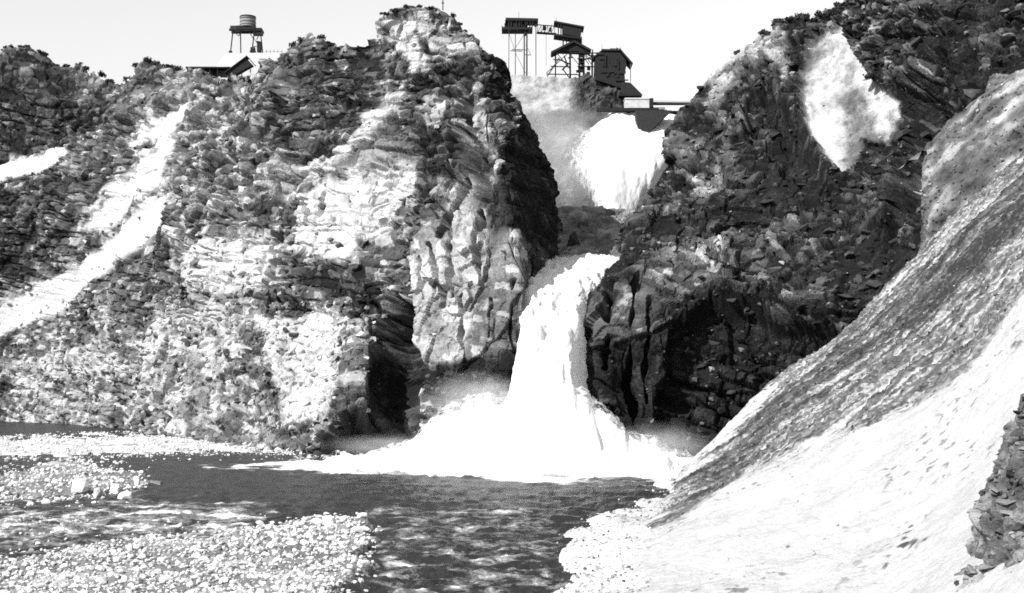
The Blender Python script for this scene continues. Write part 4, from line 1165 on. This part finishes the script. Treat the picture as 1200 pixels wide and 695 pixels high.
# ================================================================== SHRUBS
def shrub_meshes(k):
    r = random.Random(900 + k); bm = bmesh.new(); tw = bmesh.new()
    lobes = [(Vector((r.gauss(0, .45), r.gauss(0, .4), r.uniform(.0, .55))), r.uniform(.35, .6)) for _ in range(8)]
    for c, rad in lobes:
        bar_bm(tw, (c.x * .1, c.y * .1, -.25), c, 0.045)
        for _ in range(42):
            d = Vector((r.gauss(0, 1), r.gauss(0, 1), r.gauss(0, .9))).normalized() * rad * r.uniform(.5, 1.05)
            p = c + d; s = r.uniform(.07, .17)
            e = Euler((r.uniform(0, 6.3), r.uniform(0, 6.3), 0)).to_matrix()
            vs = [bm.verts.new(p + e @ Vector(q) * s) for q in ((-1, -.6, 0), (1, -.5, .2), (.9, .7, -.1), (-.8, .6, .2))]
            bm.faces.new(vs)
    a = bpy.data.meshes.new('foliage'); bm.to_mesh(a); bm.free(); a.materials.append(M['leaf'])
    b = bpy.data.meshes.new('stem'); tw.to_mesh(b); tw.free(); b.materials.append(M['twig'])
    return a, b
SH = [shrub_meshes(k) for k in range(4)]

def surf_top(G, px):
    """highest point of a built surface near a photo column"""
    V = G.reshape(-1, 3); x, y = to_px(V)
    i = np.where(np.abs(x - px) < 2.5)[0]
    return V[i[np.argmin(y[i])]]

def shrub(p, r, label, group):
    t = thing('shrub', (p[0], p[1], p[2] - 0.25 * r), label, 'shrub', group, random.uniform(0, 6.28))
    t.scale = (r * random.uniform(.9, 1.3), r, r * random.uniform(.7, 1.0))
    a, b = random.choice(SH)
    link('foliage', a, t); link('stem', b, t)
ORD = 'first second third fourth fifth sixth seventh eighth ninth tenth eleventh twelfth thirteenth fourteenth fifteenth sixteenth seventeenth eighteenth'.split()
for i, x in enumerate([3, 12, 22, 33, 44, 56, 67, 79, 92, 104, 118, 131, 146, 158, 172, 186, 199, 210]):
    p = surf_top(BLUFF_G, x + random.uniform(-3, 3))
    shrub(p, random.uniform(1.4, 2.6), ORD[i] + ' dark low shrub from the left along the far left hill skyline', 'shrubs along the left skyline')
for i, x in enumerate([342, 352, 377, 388]):
    shrub(surf_top(BLUFF_G, x), random.uniform(1.2, 2.0), ORD[i] + ' dark shrub from the left on the crag right of the tank tower', 'shrubs on the crag top')
for i, x in enumerate([450, 462, 474, 490, 506, 532, 540, 548]):
    shrub(surf_top(BLUFF_G, x), random.uniform(0.8, 1.3), ORD[i] + ' small dark shrub from the left on the crown of the bluff', 'shrubs on the bluff crown')
for i, x in enumerate([862, 893, 908, 915, 924, 934, 944, 953, 962, 971, 980]):
    shrub(surf_top(CLIFF_G, x), random.uniform(1.6, 2.6), ORD[i] + ' dark shrub from the left on the top edge of the cliff', 'shrubs on the right cliff edge')
